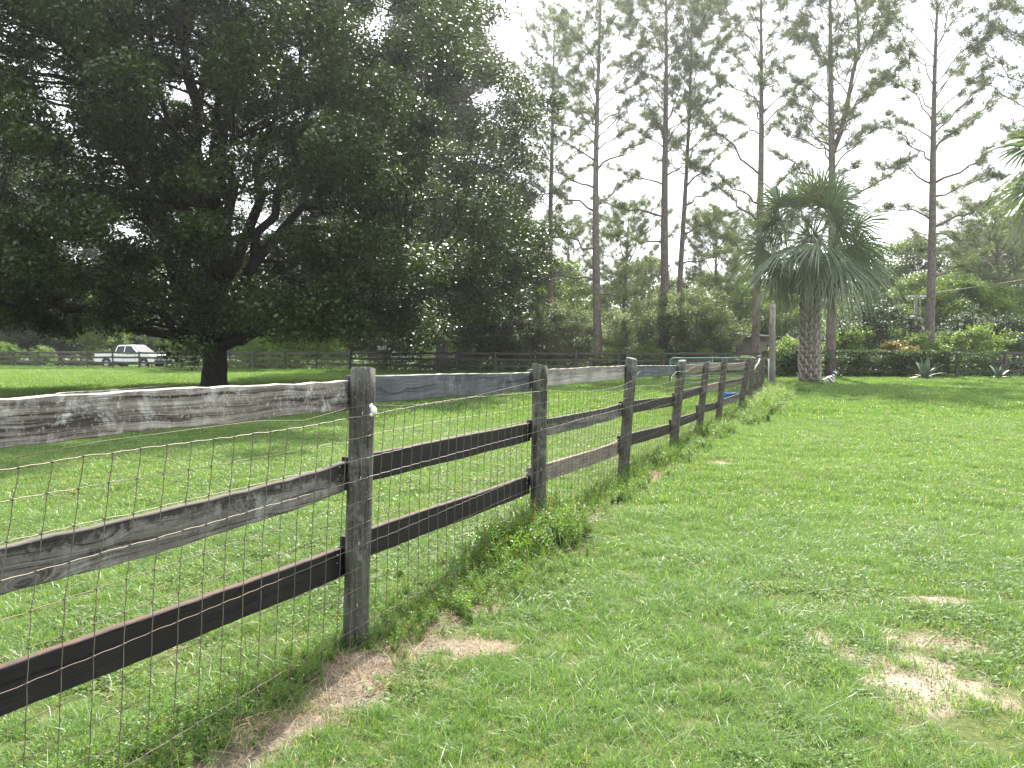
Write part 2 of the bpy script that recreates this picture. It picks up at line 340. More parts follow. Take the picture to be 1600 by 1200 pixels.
def broadleaf(name, seed, H, Rm, fork, tr, zlow, bark_m, leaf_m, ncl, nlf, lsize, crad, nlimb=9, flat=.6, squash=(1, 1), stems=1,
              topbias=.5, up=.4, prof=None, wig=.25, aspect=.55, mind=.75, lowlimbs=()):
    """returns trunk mesh and crown mesh of a lumpy open crown over real limbs"""
    rng = np.random.default_rng(seed)
    prof = prof or (lambda u: math.sqrt(max(0, 1 - max(0, (u - topbias) / (1 - topbias)) ** 2)) * (1 if u > topbias else .78 + .22 * (u / max(topbias, .01))))
    cl = []; tries = 0
    while len(cl) < ncl and tries < ncl * 60:
        tries += 1
        u = rng.random(); th = rng.random() * 2 * math.pi; rr = rng.random() ** .42
        lob = 1 + wig * math.sin(3 * th + seed + u * 4) * math.cos(2 * th - u * 7 + seed * 2)
        r = rr * Rm * prof(u) * lob
        c = np.array([r * math.cos(th) * squash[0], r * math.sin(th) * squash[1], zlow + u * (H - zlow)])
        if all(np.linalg.norm((c - q) * [1, 1, 1.4]) > crad * mind for q in cl): cl.append(c)
    tb = MB(); limb_pts = []
    for s_ in range(stems):
        ang = 2 * math.pi * s_ / max(1, stems) + .4; base = np.array([0, 0, -.15]) + (np.array([math.cos(ang), math.sin(ang), 0]) * tr * 1.2 if stems > 1 else 0)
        lean = np.array([math.cos(ang), math.sin(ang), 0]) * (.5 * fork if stems > 1 else .08)
        tp = curve(base, np.array([0, 0, fork]) + lean, 0, 8, rng, .012)
        tb.tube(tp, [tr * (1.45 if q == 0 else 1.2 if q == 1 else 1.0 - .03 * q) / (1 if stems == 1 else 1.6) for q in range(8)], 12 if tr > .2 else 7)
        limb_pts += [(x, tr * .7) for x in tp[4:]]
        fk = tp[-1]
        for l in range(nlimb):
            th = 2 * math.pi * (l + rng.random() * .6) / nlimb; u = .35 + .55 * rng.random() if l % 3 else .95
            k = .55 if l % 3 else .15
            e = np.array([k * Rm * prof(min(u, .9)) * math.cos(th) * squash[0], k * Rm * prof(min(u, .9)) * math.sin(th) * squash[1], zlow + u * (H - zlow)])
            st = fk - np.array([0, 0, rng.random() * fork * .12]); LP = curve(st, e, .02 if l % 3 else .0, 12, rng, .02)
            rs = np.linspace(tr * .52, tr * .10, 12) / (1 if stems == 1 else 1.5)
            tb.tube(LP, rs, 8); limb_pts += list(zip(LP[2:], rs[2:]))
    for (e, rad, lift) in lowlimbs:
        LP = curve((0, 0, fork - tr * .6), e, lift, 12, rng, .015); rs = np.linspace(rad, rad * .25, 12)
        tb.tube(LP, rs, 8); limb_pts += list(zip(LP[2:], rs[2:]))
    LPs = np.array([p_ for p_, r_ in limb_pts]); LR = np.array([r_ for p_, r_ in limb_pts])
    V = []
    for c in cl:
        d = np.linalg.norm(LPs - c, axis=1) + np.maximum(0, LPs[:, 2] - c[2] + .3) * 1.2
        j = int(np.argmin(d)); r0 = min(LR[j] * .6, tr * .16)
        tb.tube(curve(LPs[j], c, .03, 7, rng, .012), np.linspace(r0, r0 * .2, 7), 5)
        n = int(nlf * (.6 + .8 * rng.random()))
        for k in range(2):
            tip = c + rng.normal(size=3) * crad * [.8, .8, .4]
            tb.tube(curve(c, tip, .05, 4), [r0 * .3, r0 * .2, r0 * .15, r0 * .08], 4)
        rr = crad * (.75 + .5 * rng.random())
        P = np.vstack([blob(rng, c, rr, int(n * .7), flat), blob(rng, c + rng.normal(size=3) * rr * .7 * [1, 1, .5], rr * .6, int(n * .3), flat)])
        V.append(leaf_quads(P, lsize, rng, up, aspect))
    V = np.vstack(V)
    return tb.mesh(name + '_trunk', bark_m, True), mesh_np(name + '_crown', V, quads(len(V) // 4), leaf_m)

def tree_thing(name, meshes, loc, rz, label, cat, group=None, scale=1, parts=('trunk', 'crown')):
    e = link(name, None, loc=(loc[0], loc[1], float(gz(loc[0], loc[1])) if len(loc) < 3 else loc[2]), rot=(0, 0, rz), scale=scale, label=label, cat=cat, group=group)
    e.empty_display_size = .3
    for p_, m_ in zip(parts, meshes): link(p_, m_, e)
    return e
def copy_thing(e, loc, rz, scale, label, group=None):
    c = e.copy(); C.objects.link(c); c.location = (loc[0], loc[1], float(gz(loc[0], loc[1]))); c.rotation_euler = (0, 0, rz)
    c.scale = scale if hasattr(scale, '__len__') else (scale,) * 3; c['label'] = label
    if group: c['group'] = group
    for ch in list(e.children):
        d = ch.copy(); C.objects.link(d); d.parent = c
    return c

def tufts(P, D, rng, L=.24, w=.016, k=12, spread=.75):
    """needle brushes: k thin triangles fanned about direction D at each point"""
    n = len(P); d = np.repeat(D, k, 0) + rng.normal(size=(n * k, 3)) * spread; d /= np.linalg.norm(d, axis=1)[:, None]
    b = np.repeat(P, k, 0) + rng.normal(size=(n * k, 3)) * .05; l = L * (.6 + .7 * rng.random((n * k, 1)))
    s_ = np.cross(d, rng.normal(size=(n * k, 3))); s_ /= np.linalg.norm(s_, axis=1)[:, None] + 1e-9
    v = np.empty((n * k, 3, 3)); v[:, 0] = b - s_ * w; v[:, 1] = b + s_ * w; v[:, 2] = b + d * l
    return v.reshape(-1, 3)

def pine(name, seed, H, tr, z0, Rc, lean=(0, 0), lims=(), nb=46, dens=1.0, double=False, needle='needle'):
    """tall slender pine; lims: (z, azimuth deg, length, rise, droop) limbs seen low on the trunk"""
    rng = np.random.default_rng(seed); tb = MB(); TV = []
    n = 16; tt = np.linspace(0, 1, n)
    tp = np.stack([lean[0] * tt ** 1.2 + .12 * np.sin(tt * 5 + seed), lean[1] * tt + .1 * np.sin(tt * 4 + seed * 2), -.2 + tt * (H + .2)], 1)
    tp[0, :2] = tp[1, :2]
    rs = tr * (1 - .86 * tt ** 1.3); rs[0] *= 1.25
    tb.tube(tp, rs, 10)
    ptz = lambda z: np.array([np.interp(z, tp[:, 2], tp[:, 0]), np.interp(z, tp[:, 2], tp[:, 1]), z])
    stems = [ptz]
    if double:
        zf = z0 + .12 * (H - z0); a = ptz(zf); b = ptz(H - 1) + np.array([1.5, .6, 0]); cp = curve(a, b, 0, 10, rng, .01)
        cp[:, 0] += .7 * np.sin(np.linspace(0, math.pi, 10)); tb.tube(cp, np.linspace(tr * .55, .05, 10), 8)
        stems.append(lambda z: np.array([np.interp(z, cp[:, 2], cp[:, 0]), np.interp(z, cp[:, 2], cp[:, 1]), max(z, zf)]))
    def limb(st, az, L, rise, droop, r0, bare_=.35):
        k = 9; s_ = np.linspace(0, 1, k); a = R(az)
        side = rng.normal() * .12
        Lp = np.stack([L * s_ * math.cos(a) - side * L * s_ ** 2 * math.sin(a), L * s_ * math.sin(a) + side * L * s_ ** 2 * math.cos(a), L * (rise * s_ + droop * s_ ** 2)], 1) + st
        Lp[1:-1] += rng.normal(size=(k - 2, 3)) * .03 * L
        tb.tube(Lp, np.linspace(r0, r0 * .22, k), 5)
        ns = int(L * 3.4 * dens) + 3
        for q in range(ns):
            u = bare_ + (1 - bare_) * ((q + rng.random()) / ns); j = min(int(u * (k - 1)), k - 2); p0 = Lp[j] + (Lp[j + 1] - Lp[j]) * (u * (k - 1) - j)
            ln = (.35 + .7 * rng.random()) * (.45 + .25 * L * (1.1 - u))
            aa = a + rng.choice([-1, 1]) * (.5 + .7 * rng.random()); dr = np.array([math.cos(aa), math.sin(aa), .25 + .4 * rng.random()])
            p1 = p0 + dr * ln
            bp = curve(p0, p1, -.05, 5, rng, .03); tb.tube(bp, np.linspace(r0 * .3, .008, 5), 4)
            m_ = max(3, int(ln * 7)); ui = rng.random(m_) ** .6
            TP = p0 + (p1 - p0) * ui[:, None] + rng.normal(size=(m_, 3)) * .10; TP[0] = p1
            TV.append(tufts(TP, np.tile(dr / np.linalg.norm(dr), (m_, 1)) * .6 + [0, 0, .25], rng, .38, .012, 18))
        TV.append(tufts(Lp[-2:], np.tile([math.cos(a), math.sin(a), .5], (2, 1)), rng, .40, .012, 26))
    for (z, az, L, rise, droop) in lims: limb(ptz(z), az, L, rise, droop, .035 + .010 * L, .3)
    nb = int(nb * .70)
    for q in range(nb):
        u = (q + rng.random()) / nb; z = z0 + u * (H - z0) * .985; P_ = stems[q % len(stems)](z)
        env = math.sin(min(1, u * 1.5 + .32) * math.pi / 2) * (1 - max(0, (u - .45) / .55) ** 1.6) + .12
        limb(P_, q * 137.5 + rng.random() * 50, Rc * env * (.65 + .5 * rng.random()), .65 + 1.0 * u + .3 * rng.random(), -.1 - .1 * rng.random(), .018 + .035 * (1 - u), .30)
    TV = np.vstack(TV)
    return tb.mesh(name + '_trunk', M['pinebark'], True), mesh_np(name + '_crown', TV, np.arange(len(TV)).reshape(-1, 3), M[needle])

# ------------------------------------------------------------------ big oak over the paddock
TX, TY = at(334, 28.5), 28.5
oak_prof = lambda u: (.86 + .14 * min(1, u / .22)) if u < .3 else math.sqrt(max(0, 1 - ((u - .3) / .72) ** 2.2))
oak_m = broadleaf('shade_oak', 11, 16.8, 11.2, 1.75, .47, 2.2, M['oakbark'], M['oakleaf'], 540, 1650, .125, 1.0, nlimb=13, flat=.62, prof=oak_prof,
                  wig=.12, up=.25, mind=.78, lowlimbs=(((-8.5, -1.5, 3.5), .20, .06), ((-4.5, -5, 4.5), .17, .08), ((7.5, -2, 4.2), .2, .12), ((-2.5, 1.2, 13.5), .2, .0), ((.5, -3.0, 12.5), .2, .0), ((-5.2, 2, 11), .2, .02)))
tree_thing('oak_tree', oak_m, (TX, TY), 0, 'huge dark spreading oak with thick black forked trunk shading the paddock', 'tree')
oak2 = broadleaf('tall_oak', 23, 24.5, 6.9, 4.0, .42, 1.9, M['greybark'], M['oakleaf2'], 300, 760, .21, 1.4, nlimb=10, flat=.7,
                 prof=lambda u: (.80 + .2 * u / .3) if u < .3 else max(0, 1 - ((u - .3) / .76) ** 1.8), wig=.22, mind=.62)
o2 = tree_thing('oak_tree', oak2, (at(690, 53.5), 53.5), .7, 'tall dense oak rising right of the big dark oak, behind the far board fence', 'tree', 'tall oaks behind the far fence')
copy_thing(o2, (at(545, 78), 78), 2.6, (.95, .95, 1.22), 'tall oak half hidden behind the crown of the big dark oak', 'tall oaks behind the far fence')
copy_thing(o2, (at(70, 86), 86), 4.4, (1.25, 1.25, .98), 'tall oak beyond the track at the far left, its crown hidden by the big oak', 'tall oaks behind the far fence')
copy_thing(o2, (at(800, 66), 66), 1.4, (.55, .55, .58), 'smaller oak at the right foot of the tall dense oak', 'tall oaks behind the far fence')

# ------------------------------------------------------------------ pines
GP = 'tall pines behind the fences'
PINES = [
 ('slender pine with long bare lower limbs, just right of the dense oaks', 932, 50, 23.5, .27, 13.2, 3.3, (.1, .2), ((5.7, 178, 4.3, .12, .02), (7.6, 170, 4.8, .32, -.22), (9.8, 165, 4.4, .55, -.30), (11.2, 185, 3.6, .5, -.2), (10.2, 8, 2.2, .6, .2), (12.2, 20, 4, .6, .15), (4.8, 0, 2.5, -.1, .1), (12.8, 200, 3, .5, 0)), 50, False),
 ('straight pine, left and thicker of the close pair in the middle', 1043, 52, 25, .30, 13.5, 3.6, (-.4, .2), ((8.2, 175, 3.6, .1, .05), (9.8, 190, 4.2, .25, -.1), (11.8, 165, 3.3, .4, -.1), (12.3, 340, 3, .5, .0), (6.2, 200, 2.8, .1, 0)), 58, False),
 ('leaning thin pine, right one of the close pair in the middle', 1060, 54, 24, .21, 12.5, 3.4, (.7, .2), ((7.0, 5, 3.4, .25, .05), (9.0, 350, 3.4, .45, -.05), (10.8, 15, 3.4, .6, -.1), (5.6, 10, 3, .15, 0), (12, 5, 4, .9, 0)), 50, False),
 ('pine rising directly behind the left side of the fan palm', 1180, 48, 24, .25, 13.2, 3.5, (.2, .1), ((6.6, 178, 3.6, .75, -.1), (8.8, 175, 4, .8, .1), (10.2, 10, 2.8, .8, 0), (9.9, 185, 3.2, .5, .1), (7.6, 5, 3, .5, 0), (11.5, 170, 4.2, 1.0, .1)), 44, False),
 ('pine with a double stem directly behind the right side of the fan palm', 1297, 43.5, 22.5, .27, 10.2, 3.7, (-.2, .1), ((8.8, 8, 4.2, .55, .1), (9.8, 170, 3, .8, -.1), (9.0, 190, 2.2, .4, .1)), 66, True),
 ('pine with curling side limbs standing alone right of the fan palm', 1449, 46, 22.5, .26, 12.3, 3.6, (.25, .1), ((8.6, 175, 2.8, .75, -.55), (10.6, 180, 2.9, .8, -.5), (8.2, 3, 5.2, .45, -.02), (9.9, 8, 3.6, .35, -.05), (10.6, 350, 4.6, .55, .05), (7.9, 0, 2.4, -.1, -.1), (11.8, 175, 2.6, .8, 0), (12.4, 10, 4.0, .8, .05), (5.4, 5, 3.2, .5, 0)), 40, False),
 ('pine at the right edge of the photo, mostly outside it, above the palm fronds', 1622, 44, 22, .25, 11.5, 3.8, (.2, 0), ((10, 180, 3, .3, 0),), 46, False),
 ('distant pine peeking out between the tall oaks and the slender pine', 862, 60, 25, .25, 11, 3.4, (0, 0), (), 60, False),
]
for q, (lab, px, Yd, H, tr, z0, Rc, lean, lims, nb, dbl) in enumerate(PINES):
    tree_thing('pine_tree', pine('pine%d' % q, 40 + q, H, tr, z0, Rc, lean, lims, nb, 1.0, dbl), (at(px, Yd), Yd), 0, lab, 'tree', GP)
midp = pine('young_pine', 91, 12.5, .17, 2.5, 3.2, (.2, 0), (), 60, 1.2)
mp0 = tree_thing('pine_tree', midp, (at(975, 66), 66), 0, 'young bushy pine between the slender pine and the close pair', 'tree', 'young pines in the woods')
copy_thing(mp0, (at(1120, 62), 62), 2, .92, 'young bushy pine behind the viburnum right of the close pair', 'young pines in the woods')
copy_thing(mp0, (at(1180, 70), 70), 1, 1.0, 'young pine low behind the left fronds of the fan palm', 'young pines in the woods')
copy_thing(mp0, (at(890, 74), 74), 4, 1.02, 'young pine left of the slender pine, touching the tall oak', 'young pines in the woods')
copy_thing(mp0, (at(1560, 60), 60), 3, (1.5, 1.5, .93), 'wide low pine at the right, behind the drooping power line', 'young pines in the woods')
copy_thing(mp0, (at(1500, 68), 68), 5, (1.4, 1.4, .85), 'wide pine just right of the lone pine trunk', 'young pines in the woods')

# ------------------------------------------------------------------ background broadleaf trees and shrubs
bgA = broadleaf('bg_tree', 31, 10.5, 4.6, 2.2, .2, 1.2, M['greybark'], M['bushleaf'], 95, 330, .26, 1.15, nlimb=7, flat=.7)
bgB = broadleaf('bg_tree_pale', 32, 9.0, 3.8, 1.8, .16, .8, M['greybark'], M['brightleaf'], 80, 300, .25, 1.0, nlimb=7, flat=.7)
shG = broadleaf('grey_shrub', 33, 4.6, 2.6, .7, .07, .35, M['greybark'], M['greyleaf'], 70, 330, .13, .62, nlimb=6, stems=4, flat=.8)
shB = broadleaf('bright_shrub', 34, 2.7, 1.7, .4, .04, .2, M['greybark'], M['brightleaf'], 46, 230, .14, .5, nlimb=5, stems=4, flat=.8)
shD = broadleaf('dark_shrub', 35, 3.9, 2.5, .6, .09, .25, M['greybark'], M['darkleaf'], 66, 330, .15, .68, nlimb=6, stems=3, flat=.8)
def series(kind, meshes, cat, group, items):
    first = None
    for (px, Yd, s_, lab) in items:
        loc = (at(px, Yd), Yd); rz = (px * 7.3) % 6.28
        if first is None: first = tree_thing(kind, meshes, loc, rz, lab, cat, group, s_)
        else: copy_thing(first, loc, rz, s_, lab, group)
    return first
series('broadleaf_tree', bgA, 'tree', 'green trees in the woods beyond the fences', [
 (20, 92, 1.15, 'green tree in the woods at the left edge, beyond the road fence'),
 (95, 84, .9, 'green tree in the woods just left of the white pickup'),
 (235, 90, 1.1, 'green tree in the woods directly behind the white pickup'),
 (385, 86, 1.0, 'green tree in the woods just right of the thick oak trunk'),
 (470, 94, 1.1, 'green tree in the woods left of the first near fence post'),
 (585, 84, .9, 'green tree in the woods above the small white box'),
 (735, 80, 1.0, 'green tree in the woods right of the white pipe gate'),
 (845, 82, .98, 'green tree in the woods below the gap between oaks and pines'),
 (1005, 84, 1.0, 'green tree in the woods left of the close pair of pines'),
 (1090, 90, .92, 'green tree in the woods right of the close pair of pines'),
 (1215, 78, .85, 'green tree in the woods behind the tall wooden pole'),
 (1345, 84, .95, 'green tree in the woods above the dark glossy shrub'),
 (1410, 70, 1.0, 'green tree with a leaning bough left of the lone pine'),
 (1585, 76, 1.25, 'green tree in the woods at the right edge of the photo')])
series('broadleaf_tree', bgB, 'tree', 'pale green trees beyond the fences', [
 (-30, 78, .8, 'pale green tree outside the left edge, beyond the road fence'),
 (160, 80, .75, 'pale green tree above the cargo bed of the white pickup'),
 (300, 78, .7, 'pale green tree between the white pickup and the oak trunk'),
 (430, 76, .75, 'pale green tree seen under the oak crown, left of the first near fence post'),
 (520, 78, .65, 'pale green tree seen under the oak crown behind the first near fence post'),
 (700, 72, .7, 'pale green tree over the white pipe gate'),
 (870, 64, .9, 'pale green tree touching the right edge of the tall oak'),
 (1150, 64, .72, 'pale green tree above the tin roof'),
 (1240, 62, .6, 'pale green tree between the wooden pole and the palm trunk'),
 (1440, 58, .72, 'pale green tree right behind the lone pine trunk'),
 (1500, 56, .70, 'pale green tree behind the larger agave'),
 (1560, 56, .62, 'pale green tree behind the smaller agave')])
series('viburnum_shrub', shG, 'shrub', 'grey green shrubs behind the far board fence', [
 (862, 54, .95, 'grey green shrub left of the slender pine'),
 (900, 53, .85, 'grey green shrub against the slender pine, on its left'),
 (975, 52, .8, 'grey green shrub against the slender pine, on its right'),
 (1030, 50, 1.0, 'big grey green shrub in front of the close pair of pines'),
 (1085, 50, 1.08, 'biggest grey green shrub, right of the close pair of pines'),
 (1108, 50, .7, 'grey green shrub left of the tin roof'),
 (800, 58, .8, 'grey green shrub under the right side of the tall oak')])
series('leafy_shrub', shB, 'shrub', 'bright green shrubs behind the fences', [
 (10, 72, .7, 'bright shrub at the left edge behind the road fence'),
 (70, 71, .6, 'bright shrub left of the white pickup behind the road fence'),
 (400, 66, .9, 'bright shrub under the big oak, right of its trunk'),
 (455, 63, 1.1, 'bright shrub under the big oak, between its trunk and the first near fence post'),
 (510, 64, 1.0, 'bright shrub under the big oak near the first near fence post'),
 (690, 62, .9, 'bright shrub at the right end of the white pipe gate'),
 (750, 58, 1.0, 'bright shrub right of the white pipe gate'),
 (950, 50, .55, 'small bright shrub at the foot of the slender pine'),
 (1012, 47.5, .6, 'small bright shrub in front of the close pair of pines'),
 (1100, 47, .5, 'bright shrub beside the left end of the tin roof'),
 (1165, 46, .4, 'small bright shrub below the tin roof'),
 (1232, 44.5, .7, 'bright shrub left of the palm trunk'),
 (1330, 46.5, .95, 'bright shrub just right of the palm trunk'),
 (1427, 45.5, .8, 'bright shrub left of the lone pine trunk'),
 (1478, 49, .85, 'bright shrub right of the lone pine trunk'),
 (1525, 46.5, .95, 'bright shrub behind the smaller agave'),
 (1580, 48, .8, 'bright shrub at the right edge behind the right fence')])
series('glossy_shrub', shD, 'shrub', 'dark glossy shrubs behind the right fence', [
 (1372, 48, 1.0, 'dark glossy rounded shrub between the palm and the lone pine'),
 (1335, 51, .8, 'dark glossy shrub close behind the palm trunk'),
 (1512, 50, .9, 'dark glossy shrub behind the right fence past the lone pine'),
 (1588, 49, .8, 'dark glossy shrub at the right edge of the photo'),
 (690, 68, .9, 'dark shrub in the shade behind the white pipe gate'),
 (610, 72, .9, 'dark shrub in the shade behind the small white box')])
cro = broadleaf('croton', 36, 1.9, 1.0, .3, .03, .8, M['greybark'], M['croton'], 24, 170, .12, .36, nlimb=4, stems=3)
tree_thing('croton_shrub', cro, (at(1396, 45), 45), 0, 'yellow and orange leaved shrub rising over the vine hedge', 'shrub')

# distant woods that read as one mass
rng = np.random.default_rng(77); V = []
for q in range(330):
    px = -500 + 2700 * (q + rng.random()) / 330; Yd = 100 + 30 * rng.random(); h = 5 + 6.5 * rng.random() * (1 if px > 820 else 1.5)
    c = np.array([at(px, Yd), Yd, h * .5])
    n = 330; P = blob(rng, c, 3.2, n, 1.0); P[:, 2] = rng.random(n) ** .8 * h * (1 - .25 * ((P[:, 0] - c[0]) / 3.5) ** 2)
    V.append(leaf_quads(P, .62, rng, .4, .6))
V = np.vstack(V)
link('distant_woods', mesh_np('distant_woods', V, quads(len(V) // 4), M['bushleaf']), kind='stuff', label='dense belt of far woods closing off the view', cat='woods')

# ------------------------------------------------------------------ fan palms
def palm(name, seed, zc, nfr, petiole, fan, dead=0, trunk_r=(.42, .30), skirt=0):
    rng = np.random.default_rng(seed); LV = []; LF = []; pet = MB(); base = 0
    def frond(el, az, L, F, droop, store):
        a = np.array([math.cos(az), math.sin(az), 0])
        d = a * math.cos(el) + np.array([0, 0, math.sin(el)])
        start = np.array([0, 0, zc]) + a * .12
        k = np.linspace(0, 1, 6)[:, None]
        path = start + d * L * k + np.array([0, 0, -1]) * (.16 * L * k ** 2)
        store.append(('p', path))
        tip = path[-1]; td = path[-1] - path[-2]; td /= np.linalg.norm(td)
        sd_ = np.cross(td, [0, 0, 1.0]); sd_ /= np.linalg.norm(sd_) + 1e-9
        tw = rng.normal() * .8; nrm = np.cross(sd_, td); sd_, nrm = sd_ * math.cos(tw) + nrm * math.sin(tw), nrm * math.cos(tw) - sd_ * math.sin(tw)
        ns = 34
        for q in range(ns):
            f = (q + .5) / ns * 2 - 1; ang = f * R(128)
            dr = td * math.cos(ang) + sd_ * math.sin(ang) + nrm * (.30 * (1 - abs(f)) - .12) + rng.normal(size=3) * .04
            dr /= np.linalg.norm(dr); ln = F * (1 - .33 * abs(f)) * (.88 + .2 * rng.random())
            w_ = np.cross(dr, nrm); w_ /= np.linalg.norm(w_) + 1e-9
            pts = []
            for s_ in (0, .4, .72, 1.0):
                pts.append(tip + dr * ln * s_ + np.array([0, 0, -1]) * droop * ln * max(0, s_ - .3) ** 1.7)
            wd = (.018, .034, .022, .003)
            vs_ = []
            for P_, w0 in zip(pts, wd): vs_ += [P_ - w_ * w0, P_ + w_ * w0 + nrm * w0 * .5]
            store.append(('l', np.array(vs_)))
    green = []; dry = []
    for q in range(nfr):
        u = (q + .5) / nfr; el = R(80) - R(140) * u + rng.normal() * .08
        frond(el, q * 2.399 + rng.normal() * .15, petiole * (.7 + .5 * rng.random()) * (1.0 - .15 * u), fan * (.8 + .35 * rng.random()), .3 + .7 * u, green)
    for q in range(dead):
        frond(R((-62 if dead < 10 else -30) - (18 if dead < 10 else 48) * rng.random()), rng.random() * 6.28, petiole * .7, fan * .8, .9, dry)
    parts = {}
    for key, st, mt in (('crown', green, M['palmleaf']), ('dead_fronds', dry, M['palmdead'])):
        L_ = [v for t_, v in st if t_ == 'l']
        if not L_: continue
        V_ = np.vstack(L_); n = len(L_); b = np.arange(n)[:, None, None] * 8
        F_ = (b + np.array([[0, 1, 3, 2], [2, 3, 5, 4], [4, 5, 7, 6]])[None]).reshape(-1, 4)
        parts[key] = mesh_np(name + key, V_, F_, mt)
        for t_, v in st:
            if t_ == 'p': pet.tube(v, np.linspace(.028, .014, 6), 5)
    tr_ = MB(); tz = np.linspace(-.2, zc - .1, 14)
    tr_.tube([(.05 * math.sin(z), .04 * math.cos(z * 1.3), z) for z in tz], [trunk_r[0] * (1.12 if z < .3 else 1) + (trunk_r[1] - trunk_r[0]) * (z / zc) for z in tz], 14)
    boots = MB()
    zz = .15; q = 0
    while zz < zc - .2:
        rad = trunk_r[0] + (trunk_r[1] - trunk_r[0]) * (zz / zc)
        for side in range(7):
            a = side / 7 * 2 * math.pi + q * .45 + rng.normal() * .06
            for sgn in (-1, 1):
                b0 = a + sgn * .20; p0 = np.array([math.cos(b0) * rad * .97, math.sin(b0) * rad * .97, zz])
                p1 = np.array([math.cos(a) * (rad + .03), math.sin(a) * (rad + .03), zz + .17]); p2 = np.array([math.cos(a) * (rad + .10), math.sin(a) * (rad + .10), zz + .30 + .08 * rng.random()])
                boots.tube([p0, p1, p2], [.055, .055, .022], 4)
        zz += .20; q += 1
    parts['trunk'] = tr_.mesh(name + 'trunk', M['greybark'], True); parts['petioles'] = pet.mesh(name + 'petioles', M['petiole'], True)
    parts['boots'] = boots.mesh(name + 'boots', M['boot'], True)
    return parts
M['petiole'] = simple('palm_petiole', (.16, .20, .09), .5)
M['boot'] = simple('palm_boot', (.32, .285, .245), .9, var=.5, bump=.5, scale=9)
M['flower'] = leafmat('palm_flower', (.34, .22, .06), (.45, .32, .10), .3, .6, .3)
def palm_thing(loc, parts, lab, rz=0, group=None):
    e = link('fan_palm', None, loc=(loc[0], loc[1], 0), rot=(0, 0, rz), label=lab, cat='palm', group=group)
    for k, v in parts.items():
        link({'petioles': 'frond_stalks', 'boots': 'trunk_boots'}.get(k, k), v, e)
    return e
PX, PY = at(1265, 36.5), 36.5
pp = palm('palm_a', 7, 6.45, 54, 2.05, 1.95, dead=4, trunk_r=(.42, .34))
pe = palm_thing((PX, PY), pp, 'full fan palm with criss-cross booted trunk on the lawn beside the tall wooden pole')
rng = np.random.default_rng(8); V = []
for (ox, oz, oy) in ((-.2, 2.1, -.9), (.35, 1.5, -1.2), (.9, 1.1, -1.0)):
    n = 420; t_ = rng.random(n); P = np.array([ox, oy, 5.9 + oz]) + rng.normal(size=(n, 3)) * [.28, .25, .22] ; V.append(leaf_quads(P, .06, rng, 0, .5))
V = np.vstack(V); link('flower_sprays', mesh_np('palm_flowers', V, quads(len(V) // 4), M['flower']), pe)
pp2 = palm('palm_b', 17, 6.5, 54, 1.4, 1.3, dead=64)
palm_thing((at(1708, 21.5), 21.5), pp2, 'fan palm at the right edge, only drooping fronds and brown dead leaves visible')

# ------------------------------------------------------------------ near fence
M['post'] = wood('post_wood', (.022, .021, .019), (.115, .11, .10), .5, (.34, .34, .30), axis='Z', moss=.25, knots=False)
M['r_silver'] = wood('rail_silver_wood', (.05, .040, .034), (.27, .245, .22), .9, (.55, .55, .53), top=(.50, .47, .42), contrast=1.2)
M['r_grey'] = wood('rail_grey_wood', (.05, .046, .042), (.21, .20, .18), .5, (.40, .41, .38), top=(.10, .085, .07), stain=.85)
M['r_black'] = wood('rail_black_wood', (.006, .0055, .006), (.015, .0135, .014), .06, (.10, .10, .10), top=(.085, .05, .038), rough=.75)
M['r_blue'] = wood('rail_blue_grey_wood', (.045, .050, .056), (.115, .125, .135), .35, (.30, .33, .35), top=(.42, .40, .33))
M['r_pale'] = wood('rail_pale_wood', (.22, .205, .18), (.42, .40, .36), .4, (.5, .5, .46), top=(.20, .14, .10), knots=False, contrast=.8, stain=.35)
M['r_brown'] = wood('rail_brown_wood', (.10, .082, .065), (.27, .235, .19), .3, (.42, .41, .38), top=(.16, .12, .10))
M['wire'] = simple('rusty_wire', (.15, .105, .075), .7, .1, var=.45, scale=3)
M['wiregrey'] = simple('galvanised_wire', (.25, .21, .165), .6, .2, var=.3, scale=3)
M['wiredark'] = simple('dull_stay_wire', (.10, .085, .06), .7, .1, var=.3, scale=3)
M['insul'] = simple('white_ceramic', (.8, .8, .78), .25, var=.03)
M['nail'] = simple('steel_nail', (.55, .55, .55), .35, .8)
